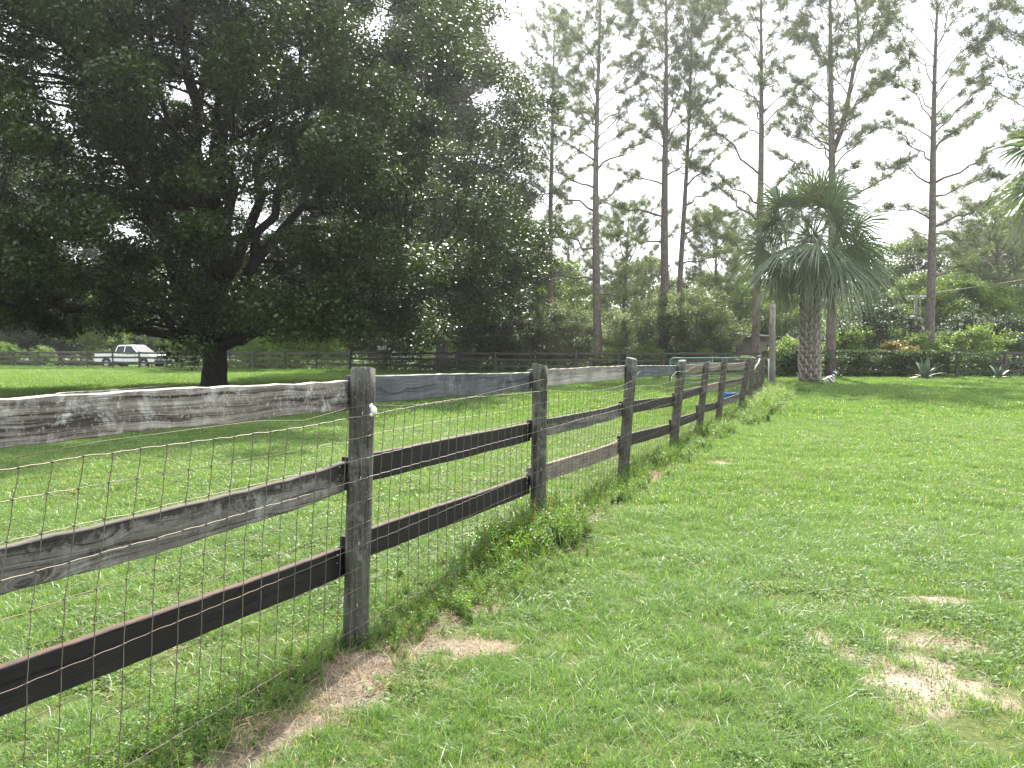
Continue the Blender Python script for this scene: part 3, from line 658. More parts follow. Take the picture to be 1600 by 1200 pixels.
# posts: photo column at base and top, depth, base height, top height
POSTS = [(None, None, 1.52, 0, 1.38), (548, 566, 4.12, 0, 1.40), (840, 843, 6.65, .0, 1.376), (971, 987, 9.43, 0, 1.40), (1050, 1066, 12.3, 0, 1.335), (1090, 1105, 14.7, 0, 1.285),
         (1121, 1133, 17.1, 0, 1.31), (1155, 1170, 20.6, 0, 1.27), (1170, 1178, 23.2, 0, 1.27), (1181, 1186, 25.9, 0, 1.3), (1190, 1193, 28.4, 0, 1.25)]
fence = link('board_fence', None, loc=(0, 0, 0), label='near weathered three rail board fence with wire mesh running into the distance', cat='fence')
rp = random.Random(3)
PB = []
for q, (pb, pt, Yp, zb, zt) in enumerate(POSTS):
    x0 = fx(Yp) if pb is None else at(pb, Yp); x1 = x0 + .03 if pb is None else at(pt, Yp)
    b = Vector((x0, Yp, -.25)); tp = Vector((x1, Yp + .01, zt)); PB.append((x0, x1, Yp, zt))
    n = 14; r0 = .064 * (1 + .1 * (rp.random() - .5)); k = 18
    V = []; F = []
    ax = (tp - b); L = ax.length
    for j in range(n):
        s_ = j / (n - 1); c = b + ax * s_
        for a in range(k):
            th = 2 * math.pi * a / k
            rr = r0 * (1.03 - .07 * s_) * (1 + .05 * math.sin(3 * th + q) + .03 * math.sin(7 * th + 4 * s_ + q * 2) + .02 * math.sin(13 * s_ + q))
            if j == n - 1: rr *= .96
            z = c.z + (.014 * math.cos(th + q * 1.3) * r0 / .064 if j >= n - 2 else 0)
            V.append((c.x - b.x + rr * math.cos(th), c.y - b.y + rr * math.sin(th), z - b.z))
    F = [(j * k + a, j * k + (a + 1) % k, (j + 1) * k + (a + 1) % k, (j + 1) * k + a) for j in range(n - 1) for a in range(k)]
    top_c = len(V); V.append((tp.x - b.x, tp.y - b.y, tp.z - b.z)); me = bpy.data.meshes.new('fence_post')
    F += [((n - 1) * k + a, (n - 1) * k + (a + 1) % k, top_c) for a in range(k)]
    me.from_pydata(V, [], F); me.materials.append(M['post']); me.polygons.foreach_set('use_smooth', [i_ < (n - 1) * k for i_ in range(len(F))]); me.update()
    po = link('post', me, fence, loc=b)
    if q == 1:
        ins = MB(); ins.tube([(0, 0, .018), (.004, 0, .006), (.006, 0, -.006), (0, 0, -.02)], [.009, .016, .016, .009], 10)
        ins.tube([(-.012, .0, .03), (-.004, 0, .016), (.0, 0, .012)], [.009, .011, .008], 8); ins.tube([(-.01, 0, -.026), (.0, 0, -.014)], [.010, .009], 8)
        link('insulator', ins.mesh('insulator', M['insul'], True), po, loc=(at(583, 4.07) - x0, -.068, zat(641, 4.07) + .25))

def rail(p0, p1, zt0, zt1, h, th, mat, sag=0, seed=0, rag=.004, splinter=False, parent=None, nseg=40, name='rail', cup=0):
    """board from p0 to p1 (x,y), top edge heights zt0 > zt1, local x along the board"""
    rg = random.Random(seed); p0 = Vector((p0[0], p0[1], zt0)); p1 = Vector((p1[0], p1[1], zt1)); L = (p1 - p0).length
    d = (p1 - p0).normalized(); yv = Vector((-d.y, d.x, 0)).normalized(); zv = d.cross(yv)
    Mx = Matrix((d, yv, zv)).transposed().to_4x4(); Mx.translation = p0
    et = [rg.uniform(0, 9) for _ in range(6)]
    V = []
    for j in range(nseg + 1):
        x = L * j / nseg; s_ = -4 * sag * (j / nseg) * (1 - j / nseg)
        top = rag * (.6 * math.sin(x * 4 + et[0]) + .35 * math.sin(x * 23 + et[1]) + .4 * rg.uniform(-1, 1)); bot = rag * (.7 * math.sin(x * 7 + et[2]) + .4 * math.sin(x * 31 + et[3]))
        yy = cup * math.sin(math.pi * j / nseg) + .003 * math.sin(x * 3 + et[4])
        r_ = .004
        for (yo, zo) in ((-th / 2, -h + bot + r_), (-th / 2 + r_, -h + bot), (th / 2 - r_, -h + bot), (th / 2, -h + bot + r_), (th / 2, top - r_), (th / 2 - r_, top), (-th / 2 + r_, top), (-th / 2, top - r_)):
            V.append((x, yo + yy, zo + s_))
    k = 8
    F = [(j * k + a, (j + 1) * k + a, (j + 1) * k + (a + 1) % k, j * k + (a + 1) % k) for j in range(nseg) for a in range(k)] + [tuple(range(k)), tuple((nseg * k + a) for a in range(k))[::-1]]
    if splinter:
        b = len(V); x0, x1 = L * .40, L * .58
        V += [(x0, -.012, -.004), (x0, .008, -.004), (x1, -.004, .016), (x0 + .02, -.010, .006), (x0 + .02, .006, .006), (x1 - .03, .004, .012)]
        F += [(b, b + 1, b + 4, b + 3), (b + 3, b + 4, b + 5, b + 2), (b, b + 3, b + 2), (b + 1, b + 5, b + 4), (b, b + 2, b + 5, b + 1)]
    me = bpy.data.meshes.new(name); me.from_pydata(V, [], F); me.materials.append(mat); me.update()
    o = link(name, me, parent); o.matrix_world = Mx if parent is None else Mx
    return o
SEG = [  # per bay: (top0, top1, material, sag) for the three boards
 [(1.365, 1.345, 'r_silver', 0), (.965, .935, 'r_grey', .04), (.60, .500, 'r_black', .01)],
 [(1.368, 1.314, 'r_blue', 0), (.953, .905, 'r_black', 0), (.552, .474, 'r_black', 0)],
 [(1.335, 1.317, 'r_pale', 0), (.927, .880, 'r_grey', .02), (.541, .447, 'r_brown', .015)],
 [(1.317, 1.262, 'r_blue', 0), (.90, .80, 'r_black', .0), (.505, .385, 'r_black', 0)],
 [(1.27, 1.24, 'r_brown', 0), (.85, .84, 'r_black', 0), (.45, .38, 'r_black', 0)],
 [(1.25, 1.22, 'r_brown', .0), (.84, .82, 'r_brown', 0), (.50, .40, 'r_black', 0)],
 [(1.22, 1.18, 'r_brown', .02), (.83, .78, 'r_grey', 0), (.42, .40, 'r_grey', 0)],
 [(1.2, 1.17, 'r_grey', 0), (.80, .78, 'r_grey', 0), (.42, .38, 'r_black', 0)],
 [(1.2, 1.17, 'r_brown', 0), (.80, .78, 'r_grey', 0), (.42, .38, 'r_black', 0)],
 [(1.2, 1.2, 'r_grey', 0), (.80, .78, 'r_black', 0), (.42, .38, 'r_black', 0)]]
dfe = Vector((.3666, .9304)); nfe = Vector((-.9304, .3666))
def xpost(q, z): x0, x1, Yp, zt = PB[q]; return x0 + (x1 - x0) * (z + .25) / (zt + .25)
for q, bay in enumerate(SEG):
    for b, (z0, z1, mt, sag) in enumerate(bay):
        A = Vector((xpost(q, z0), PB[q][2])) + nfe * .088; B = Vector((xpost(q + 1, z1), PB[q + 1][2])) + nfe * .088
        d = (B - A).normalized(); A += d * .004; B -= d * .004
        rail(A, B, z0, z1, .147, .038, M[mt], sag, seed=q * 7 + b, rag=.0045 if mt in ('r_silver', 'r_grey', 'r_pale') else .0025, splinter=(q == 0 and b == 0), parent=fence)
nb_ = MB(); nb_.tube([(0, 0, 0), (nfe.x * .016, nfe.y * .016, 0)], .004, 6); nail_me = nb_.mesh('nail', M['nail'])
for q in range(1, 4):
    for b in range(3):
        for sx_, dz in ((-.03, -.035), (-.028, -.075), (-.03, -.115)):
            z = SEG[q][b][0] + dz; c = Vector((xpost(q, z), PB[q][2])) + nfe * .062 + dfe * (sx_ - .05)
            link('nail', nail_me, fence, loc=(c.x, c.y, z))
# wire mesh on the lawn side of the posts
wz = [1.185, 1.075, .967, .864, .755, .645, .54, .435, .33, .23, .13, .035]
def wpt(s_, z):                                     # s_ = distance along the fence from post 0
    acc = 0
    for q in range(len(PB) - 1):
        a = Vector((xpost(q, z), PB[q][2])); b = Vector((xpost(q + 1, z), PB[q + 1][2])); l = (b - a).length
        if s_ <= acc + l or q == len(PB) - 2:
            u = (s_ - acc) / l; p_ = a + (b - a) * u; bow = .012 * math.sin(math.pi * min(max(u, 0), 1)) * math.sin(q * 2.1 + z * 3)
            return p_.x - nfe.x * (.071 + bow), p_.y - nfe.y * (.071 + bow), q, u
        acc += l
sp = .116; total = 28.3; ns = int(total / sp)
hz = MB(); hg = MB(); vw = MB()
rw = random.Random(8)
jit = {}
def node(i_, k):
    if (i_, k) not in jit:
        z = wz[k] + rw.uniform(-.0025, .0025); s_ = .3 + i_ * sp
        slant = math.exp(-max(0, s_ - .6) / 2.6) * (.05 * (z - .2) + .16 * max(0, z - .72)) + .006 * math.sin(i_ * .7)
        x, y, q, u = wpt(min(s_ + slant, total - .05), z)
        sagz = 0
        if k == 0: sagz = {2: -.09, 3: -.06, 4: .04}.get(q, 0) * math.sin(math.pi * u) + .012 * math.sin(s_ * 2.1) - .035 * max(0, 1 - (s_ - .3) / 2.2)
        elif k == 1: sagz = {2: -.03, 3: -.02}.get(q, 0) * math.sin(math.pi * u) + .006 * math.sin(s_ * 2.4)
        else: sagz = .004 * math.sin(s_ * 1.7 + k)
        jit[(i_, k)] = Vector((x, y, z + sagz))
    return jit[(i_, k)]
for k in range(len(wz)):
    pts = []; M_ = hg if k < 4 else hz
    for i_ in range(ns - 1):
        a = node(i_, k); b = node(i_ + 1, k)
        pts.append(a); pts.append(a + (b - a) * .30 + Vector((0, 0, .0014))); pts.append(a + (b - a) * .75 - Vector((0, 0, .0014)))
    if k == 0:                                      # the top wire is broken beyond the third post
        cut1 = next(j for j, p_ in enumerate(pts) if p_.y > 8.9); cut2 = next(j for j, p_ in enumerate(pts) if p_.y > 12.1)
        M_.tube(pts[:cut1], .0016, 4)
        e = pts[cut1 - 1]; M_.tube([e, e + Vector((.15, .38, .03)), e + Vector((.23, .55, .11)), e + Vector((.27, .62, .13))], .0018, 4)
        g = pts[cut2]; M_.tube([g + Vector((-.42, -1.2, -.10)), g + Vector((-.38, -1.05, -.03)), g + Vector((-.25, -.7, .03)), g + Vector((-.1, -.3, .02)), g], .0028, 4)
        M_.tube(pts[cut2:], .0018, 4)
    else: M_.tube(pts, .0014, 4)
for i_ in range(ns - 1):
    yq = node(i_, 5).y
    for k in range(len(wz) - 1):
        if k == 0 and 8.9 < yq < 12.1 and i_ % 3: continue
        a = node(i_, k); b = node(i_, k + 1)
        vw.tube([a, a + (b - a) * .5 + Vector((.0012, .002, 0)), b], .0019, 3, cap=False)
        if yq < 9:                                   # wrapped knots
            d = Vector((dfe.x, dfe.y, 0)) * .005
            vw.tube([a - d, a + d], .0031, 5)
stp = MB(); stp.tube([(0, .012, .008), (0, -.010, .006), (0, -.010, -.006), (0, .012, -.008)], .0018, 4); stp_me = stp.mesh('staple', M['nail'], True)
for q in range(1, 5):
    for k in range(0, len(wz) - 1, 3): link('staple', stp_me, fence, loc=(xpost(q, wz[k]) + .02, PB[q][2] - .066, wz[k]))
wm = link('wire_mesh', hz.mesh('wire_mesh', M['wire'], True), fence, label='rusty woven field wire, lower strands')
link('upper_strands', hg.mesh('upper_strands', M['wiregrey'], True), wm)
link('stay_wires', vw.mesh('stay_wires', M['wiredark'], True), wm)
# single hot wire above the mesh
hw = MB(); pts = []
ctl = [(0, 656 + 60, 2.33), (120, 690, 2.6), (400, 658, 3.30), (470, 657, 3.6), (530, 639, 3.9), (583, 633, 4.06), (640, 634, 4.4), (700, 628, 4.95), (780, 607, 5.8), (845, 592, 6.58)]
for px, py, Yd in ctl: pts.append((fx(Yd) + .075, Yd, zat(py, Yd)))
hw.tube(pts, .0012, 4); link('hot_wire', hw.mesh('hot_wire', M['wire'], True), fence)

# ------------------------------------------------------------------ far fences
M['farwood'] = wood('old_dark_fence_wood', (.045, .040, .036), (.12, .105, .09), .3, (.3, .3, .27), knots=False)
M['farpost'] = wood('old_dark_post_wood', (.045, .040, .036), (.13, .115, .10), .3, (.3, .3, .27), axis='Z', knots=False)
M['roadwood'] = wood('faded_road_fence_wood', (.09, .085, .075), (.22, .20, .18), .3, (.35, .35, .32), knots=False)
def far_fence(A, B, n, zs, label, mat, hp=1.4, bh=.14, group=None, skip=(), seed=0, pw=.13):
    e = link('board_fence', None, loc=(A[0], A[1], 0), label=label, cat='fence', group=group)
    rg = random.Random(seed); A = Vector(A); B = Vector(B); d = (B - A).normalized(); nn = Vector((-d.y, d.x)); rz = math.atan2(d.y, d.x)
    pos = [A + (B - A) * (j / n) for j in range(n + 1)]
    pmb = MB(); pmb.tube([(0, 0, -.3), (0, 0, .5), (0, 0, hp)], [pw / 2 * 1.05, pw / 2, pw / 2 * .95], 8); pm = pmb.mesh('far_post', M['farpost'], False)
    for j, P in enumerate(pos):
        o = link('post', pm, e, rot=(rg.gauss(0, .02), rg.gauss(0, .02), 0)); o.location = (P.x - A.x, P.y - A.y, rg.uniform(-.06, .05))
    for j in range(n):
        for k, z in enumerate(zs):
            if (j, k) in skip: continue
            a = pos[j] + nn * (pw / 2 + .02); b = pos[j + 1] + nn * (pw / 2 + .02)
            o = rail(a - A, b - A, z + rg.uniform(-.03, .03), z + rg.uniform(-.03, .03), bh, .03, mat, sag=rg.uniform(0, .03), seed=seed * 100 + j * 5 + k, parent=e, nseg=5)
            o.matrix_parent_inverse = Matrix.Identity(4)
    return e
far_fence((-41, 65), (-8.2, 52.6), 14, (1.33, .98, .62), 'long dark three rail fence across the paddock in front of the white pickup', M['farwood'], seed=1, group='fences across the back')
far_fence((-8.1, 52.56), (13.2, 44.2), 9, (1.33, .95, .58), 'dark three rail fence from the far white pipe gate to the wooden pole', M['farwood'], seed=2, group='fences across the back')
far_fence((-46, 76.5), (-10, 61.5), 14, (1.35, .95, .55), 'faded fence on the far side of the track, behind the white pickup', M['roadwood'], seed=3, group='fences across the back')
far_fence((13.2, 43.4), (31, 43.4), 7, (1.38, .9, .45), 'vine covered board fence along the back of the lawn, behind the agaves', M['farwood'], seed=4, group='fences across the back', pw=.2)

# vines on the right fence
rng = np.random.default_rng(12); V = []
n = 26000; xs = 13.3 + 12.2 * rng.random(n) ; dens = fbm(xs, xs * 0, .9, 2); topz = 1.25 + .35 * fbm(xs, xs * 0 + 3, .8, 5)
zz = topz * (1 - rng.random(n) ** 1.7 * .92); yy = 43.4 + rng.normal(size=n) * (.14 + .12 * (zz > 1.0))
keep = (rng.random(n) < np.clip((dens - .28) / .2, 0.25, 1)) & ((zz > .85) | (rng.random(n) < .55)) & ((xs < 23.0) | (rng.random(n) < .35))
P = np.stack([xs, yy, zz], 1)[keep]; V = leaf_quads(P, .10, rng, .3, .7)
link('vine', mesh_np('fence_vine', V, quads(len(V) // 4), M['vineleaf']), label='dark creeper hedge smothering the fence behind the palm and pine trunks', cat='creeper', kind='thing')
n = 9000; xs = 13.5 + 17 * rng.random(n); P = np.stack([xs, 43.9 + rng.random(n) * .9, rng.random(n) ** 1.2 * 1.15], 1); V = leaf_quads(P, .13, rng, .3, .6)
link('undergrowth', mesh_np('undergrowth', V, quads(len(V) // 4), M['darkleaf']), kind='stuff', label='tangled undergrowth behind the right fence', cat='undergrowth')
n = 26000; u = rng.random(n); P = np.stack([-44 + 57 * u + rng.normal(size=n) * .6, 66.9 - 21.2 * u + rng.normal(size=n) * .8 + .9, rng.random(n) ** 1.6 * np.where(u < .42, .22, .8)], 1); V = leaf_quads(P, .16, rng, .3, .45)
link('roadside_weeds', mesh_np('roadside_weeds', V, quads(len(V) // 4), M['vineleaf']), kind='stuff', label='rough growth along the far fence', cat='weeds')

# ------------------------------------------------------------------ poles, gates, tub, roofs
M['polewood'] = wood('pole_wood', (.14, .125, .11), (.34, .31, .27), .2, axis='Z', knots=False)
M['green_pipe'] = simple('green_enamel_pipe', (.13, .24, .21), .45, .2, var=.2)
M['white_pipe'] = simple('white_enamel_pipe', (.62, .65, .66), .4, .1, var=.08)
M['blue_plastic'] = simple('blue_plastic', (.02, .17, .52), .35, var=.08)
M['tin'] = simple('weathered_tin', (.42, .42, .42), .45, .4, var=.2, scale=4)
M['shedwall'] = simple('shed_wall', (.28, .25, .22), .8, var=.2)
M['brownroof'] = simple('brown_roof_edge', (.12, .09, .07), .8, var=.2)
M['lampmetal'] = simple('lamp_head_metal', (.5, .5, .5), .4, .5)
mb = MB(); mb.tube([(0, 0, -.4), (.01, 0, 1), (0, .01, 2.4), (.02, 0, 3.28)], [.135, .125, .118, .112], 14)
po = link('wooden_pole', mb.mesh('pole', M['polewood'], True), loc=(at(1206, 32.2), 32.2, 0), label='tall bare wooden pole at the far end of the near fence', cat='pole')
mb = MB(); mb.tube([(0, -.14, 3.1), (0, -.16, 3.16), (0, -.12, 3.2)], .02, 6); link('hook', mb.mesh('hook', M['lampmetal'], True), po)

def pipe_gate(name, loc, rz, W, H, r, bars, stiles, mat, label, z0=.12, cat='gate'):
    e = link(name, None, loc=loc, rot=(0, 0, rz), label=label, cat=cat)
    m_ = MB(); c = .16; fr = [(0, 0, z0), (0, 0, H - c)] + [(c - c * math.cos(a), 0, H - c + c * math.sin(a)) for a in (R(30), R(60), R(90))] + [(W - c + c * math.sin(a), 0, H - c + c * math.cos(a)) for a in (0, R(30), R(60), R(90))] + [(W, 0, z0)]
    m_.tube(fr, r, 8); m_.tube([(0, 0, z0), (W, 0, z0)], r, 8)
    link('gate_frame', m_.mesh('gate_frame', mat, True), e)
    for z in bars:
        b = MB(); b.tube([(0, 0, z), (W, 0, z)], r * .8, 8); link('gate_bar', b.mesh('gate_bar', mat, True), e)
    for x in stiles:
        b = MB(); b.tube([(x, -.004, z0), (x, -.004, H)], r * .7, 8); link('gate_stile', b.mesh('gate_stile', mat, True), e)
    return e
pipe_gate('pipe_gate', (at(1047, 35.5), 35.5, 0), R(2), 3.66, 1.13, .035, (.35, .62, .9), (1.83,), M['green_pipe'], 'green round cornered pipe gate at the end of the paddock', z0=.06)
pipe_gate('pipe_gate', (at(1201, 31.3), 31.3, 0), R(72), 2.4, 1.12, .022, (.38, .65, .9), (1.2,), M['white_pipe'], 'white pipe gate swung open beside the tall wooden pole')
pipe_gate('pipe_gate', (at(612, 56.5), 56.5, 0), R(-12), 4.4, 1.30, .042, (.48, .75, 1.0), (1.45, 2.9), M['white_pipe'], 'white pipe gate in the far fence line under the tall oak')
# gate posts either side of it
for px, lab in ((600, 'stout grey gatepost at the left end of the far white pipe gate'), (722, 'stout grey gatepost at the right end of the far white pipe gate')):
    mb = MB(); mb.box((0, 0, .62), (.62, .45, 1.5)); o = link('gatepost', mb.mesh('gatepost', M['roadwood']), loc=(at(px, 56.2), 56.2 - (px - 600) * .005, 0), label=lab, cat='gatepost', group='gateposts of the far gate'); bev(o, .03)
    cb = MB(); cb.box((0, 0, 1.42), (.7, .53, .07)); bev(link('cap', cb.mesh('cap', M['roadwood']), o), .015)
mb = MB(); mb.box((0, 0, .16), (.52, .3, .2)); mb.prism([(-.30, .26), (.30, .26), (.27, .34), (-.27, .34)], -.19, .19)
mbx = link('letter_box', mb.mesh('letter_box', M['white_pipe']), loc=(at(597, 56.0), 56.0, 1.40), label='small white box sitting on the left far gatepost', cat='box'); bev(mbx, .015)
mb = MB(); mb.prism([(-.05, -.06), (.05, -.06), (.05, .06), (-.05, .06)], -.157, -.151); link('door', mb.mesh('door', M['lampmetal']), mbx, loc=(0, 0, .16))

# blue tub
mb = MB(); k = 24; prof = [(.0, .02), (.165, .02), (.18, .0), (.20, .15), (.225, .29), (.245, .30), (.245, .32), (.215, .32), (.19, .15), (.165, .04), (0, .04)]
V = []; F = []
for r_, z in prof:
    for a in range(k): th = 2 * math.pi * a / k; V.append((r_ * math.cos(th), r_ * .8 * math.sin(th), z))
for j in range(len(prof) - 1):
    for a in range(k): F.append((j * k + a, j * k + (a + 1) % k, (j + 1) * k + (a + 1) % k, (j + 1) * k + a))
mb.add(V, F); tub = link('feed_tub', mb.mesh('feed_tub', M['blue_plastic'], True), loc=(at(1141, 21.8), 21.8, .0), label='blue plastic tub on the paddock grass behind the fence', cat='tub', scale=(.95, .95, 1.1))
for s_ in (-1, 1):
    hb = MB(); hb.tube([(s_ * .24, -.05, .30), (s_ * .29, -.04, .28), (s_ * .29, .04, .28), (s_ * .24, .05, .30)], .008, 6); link('handle', hb.mesh('handle', M['lampmetal'], True), tub)

# white strip hanging on the fence end
mb = MB(); mb.tube([(0, 0, 0), (.05, .02, .10), (.13, .03, .22), (.16, .03, .32)], [.022, .026, .026, .018], 6)
link('plastic_strip', mb.mesh('plastic_strip', M['insul'], True), loc=(at(1176, 22.9), 22.75, zat(578, 22.8)), label='short white plastic strip tied to a post near the fence end', cat='strip')

def shed(loc, rz, W, D, H, rise, label, wallm, roofm, cat='shed'):
    e = link('shed', None, loc=loc, rot=(0, 0, rz), label=label, cat=cat)
    m_ = MB(); m_.prism([(-W / 2, 0), (W / 2, 0), (W / 2, H), (-W / 2, H + rise)], 0, D); link('wall', m_.mesh('wall', wallm), e)
    m_ = MB(); m_.prism([(-W / 2 - .4, H + rise + .035), (W / 2 + .4, H - .05 + .0), (W / 2 + .4, H + .04), (-W / 2 - .4, H + rise + .125)], -.4, D + .4); link('roof', m_.mesh('roof', roofm), e)
    m_ = MB(); m_.box((W * .12, -.02, 1.0), (.95, .05, 2.0)); d_ = link('door', m_.mesh('door', M['brownroof']), e)
    m_ = MB(); m_.box((-W * .25, -.02, 1.45), (.9, .05, .7)); link('window', m_.mesh('window', M['glass']), e)
    return e
M['glass'] = simple('dark_glass', (.015, .018, .022), .12, var=.05, spec=.4)
shed((at(1172, 56), 56, 0), R(-6), 5.4, 4, 2.25, .45, 'low shed with pale tin roof left of the wooden pole', M['shedwall'], M['tin'])
shed((at(1232, 52), 52, 0), R(3), 3.8, 3, 2.2, .02, 'low brown roofed shed seen between the wooden pole and the palm trunk', M['shedwall'], M['brownroof'])
shed((at(1612, 54), 54, 0), R(8), 2.6, 4, 2.3, .25, 'pale blue walled shed just showing at the right edge', simple('blue_wall', (.25, .38, .48), .6), M['tin'])

# twin service posts by the lone pine
mb = MB(); mb.tube([(0, 0, -.3), (0, 0, 4.55)], [.085, .075], 10)
e = link('service_post', mb.mesh('service_post', M['polewood'], True), loc=(at(1429, 47), 47, 0), label='thin service post with small lamp heads, just left of the lone pine', cat='post')
mb = MB(); mb.tube([(.28, .05, -.3), (.28, .05, 4.5)], [.05, .045], 8); link('second_pole', mb.mesh('second_pole', M['polewood'], True), e)
for x in (-.28, .40):
    mb = MB(); mb.prism([(x - .16, 4.46), (x + .16, 4.46), (x + .12, 4.58), (x - .12, 4.58)], -.1, .1); link('lamp_head', mb.mesh('lamp_head', M['lampmetal']), e)
mb = MB(); mb.tube([(-.3, 0, 4.5), (.42, 0, 4.5)], .02, 6); link('crossarm', mb.mesh('crossarm', M['lampmetal']), e)
mb = MB(); a = np.array([at(1431, 47), 47, 4.6]); b = np.array([at(1720, 42), 42, zat(416, 42)]); mb.tube([a + (b - a) * s_ + [0, 0, .4 * (s_ - .5) ** 2 * 4 * 0 - .25 * 4 * s_ * (1 - s_) * .3 + 0] for s_ in np.linspace(0, 1, 12)], .014, 5)
link('power_line', mb.mesh('power_line', M['wiregrey'], True), label='thin pale cable slung from the service post to the right edge', cat='cable')

# ------------------------------------------------------------------ agaves and zebra ornament
def agave(loc, seed, L, n, label, scale=1):
    rg = random.Random(seed); e = link('agave', None, loc=(loc[0], loc[1], 0), scale=scale, label=label, cat='plant', group='agaves in front of the right fence')
    for q in range(n):
        az = q * 2.4 + rg.uniform(-.2, .2); u = q / n; el = R(84 - 74 * u); ll = L * rg.uniform(.8, 1.1); m_ = 9; V = []; F = []
        bend = rg.uniform(.05, .25) if u < .6 else rg.uniform(.2, .7)
        for j in range(m_):
            s_ = j / (m_ - 1); w_ = .085 * (1 - s_ ** 2.2) * (.6 + 1.1 * math.sin(min(1, s_ * 1.6 + .2) * math.pi / 2)) * (ll / .9) + .003
            r_ = ll * (s_ * math.cos(el) + bend * .5 * s_ ** 2); z = ll * (s_ * math.sin(el) - bend * s_ ** 2.4) + .05
            for (o_, dz) in ((-w_, .03), (0, -.02), (w_, .03), (0, .0)):
                V.append((r_ * math.cos(az) - o_ * math.sin(az), r_ * math.sin(az) + o_ * math.cos(az), max(.01, z + dz)))
        for j in range(m_ - 1):
            for a in range(4): F.append((j * 4 + a, j * 4 + (a + 1) % 4, j * 4 + 4 + (a + 1) % 4, j * 4 + 4 + a))
        mb = MB(); mb.add(V, F); lf = link('leaf', mb.mesh('agave_leaf', M['agave_dry'] if (u > .8 and q % 2) else M['agave'], True), e)
        if u > .8 and q % 2: lf['label'] = 'pale dried drooping leaf'
    return e
M['agave_dry'] = simple('dry_agave_leaf', (.55, .48, .36), .8, var=.2)
agave((at(1446, 41.3), 41.3), 3, 1.15, 19, 'larger agave with upright blue-green blades and pale drooping leaves')
agave((at(1562, 41.6), 41.6), 9, .9, 15, 'smaller agave near the right edge')

def zebra():
    m, t = newmat('zebra_stripes'); N = NT(t)
    tcn = N.n('ShaderNodeTexCoord').outputs['Object']
    w = N.n('ShaderNodeTexWave', {'Vector': tcn, 'Scale': 3.6, 'Distortion': 2.0, 'Detail': 1.0}, bands_direction='DIAGONAL').outputs['Fac']
    p = N.n('ShaderNodeBsdfPrincipled', {'Base Color': N.ramp(w, [(.46, (.02, .02, .02)), (.54, (.7, .7, .68))]), 'Roughness': .5})
    t.links.new(p.outputs[0], N.n('ShaderNodeOutputMaterial').inputs[0])
    e = link('zebra_ornament', None, loc=(at(1296, 36.0), 36.0, 0), rot=(0, 0, 0), label='small striped zebra garden ornament lying beside the palm trunk', cat='ornament')
    # skeleton of a lying foal: rump left, folded legs, raised neck, head turned down to the right
    pts = [(-.22, 0, .14), (-.08, 0, .17), (.06, 0, .17), (.14, 0, .27), (.19, 0, .40), (.23, 0, .48), (.31, 0, .43), (.355, 0, .385),
           (-.20, -.10, .08), (-.06, -.15, .055), (-.17, -.17, .04), (.10, -.09, .07), (.24, -.11, .045), (.13, -.13, .03),
           (-.20, .10, .08), (-.06, .15, .055), (-.17, .17, .04), (.10, .09, .07), (.24, .11, .045), (.13, .13, .03),
           (.215, -.035, .535), (.215, .035, .535), (-.30, 0, .12), (-.34, 0, .05)]
    rad = [.11, .115, .11, .075, .06, .058, .045, .036, .06, .045, .025, .045, .03, .022, .06, .045, .025, .045, .03, .022, .016, .016, .02, .018]
    ed = [(0, 1), (1, 2), (2, 3), (3, 4), (4, 5), (5, 6), (6, 7), (0, 8), (8, 9), (9, 10), (2, 11), (11, 12), (12, 13), (0, 14), (14, 15), (15, 16), (2, 17), (17, 18), (18, 19), (5, 20), (5, 21), (0, 22), (22, 23)]
    me = bpy.data.meshes.new('zebra_body'); me.from_pydata(pts, ed, []); me.materials.append(m)
    o = link('body', me, e); sk = o.modifiers.new('skin', 'SKIN'); o.modifiers.new('sub', 'SUBSURF').render_levels = 2
    for v_, r_ in zip(me.skin_vertices[0].data, rad): v_.radius = (r_, r_)
    me.skin_vertices[0].data[0].use_root = True
    mb = MB()
    for j in range(7):
        s_ = j / 6; mb.box((.07 + .13 * s_, 0, .27 + .27 * s_), (.04, .018, .06), ry=-.4)
    link('mane', mb.mesh('mane', simple('mane_black', (.02, .02, .02), .6)), e)
    return e
z_ = zebra(); z_.scale = (1.15,) * 3

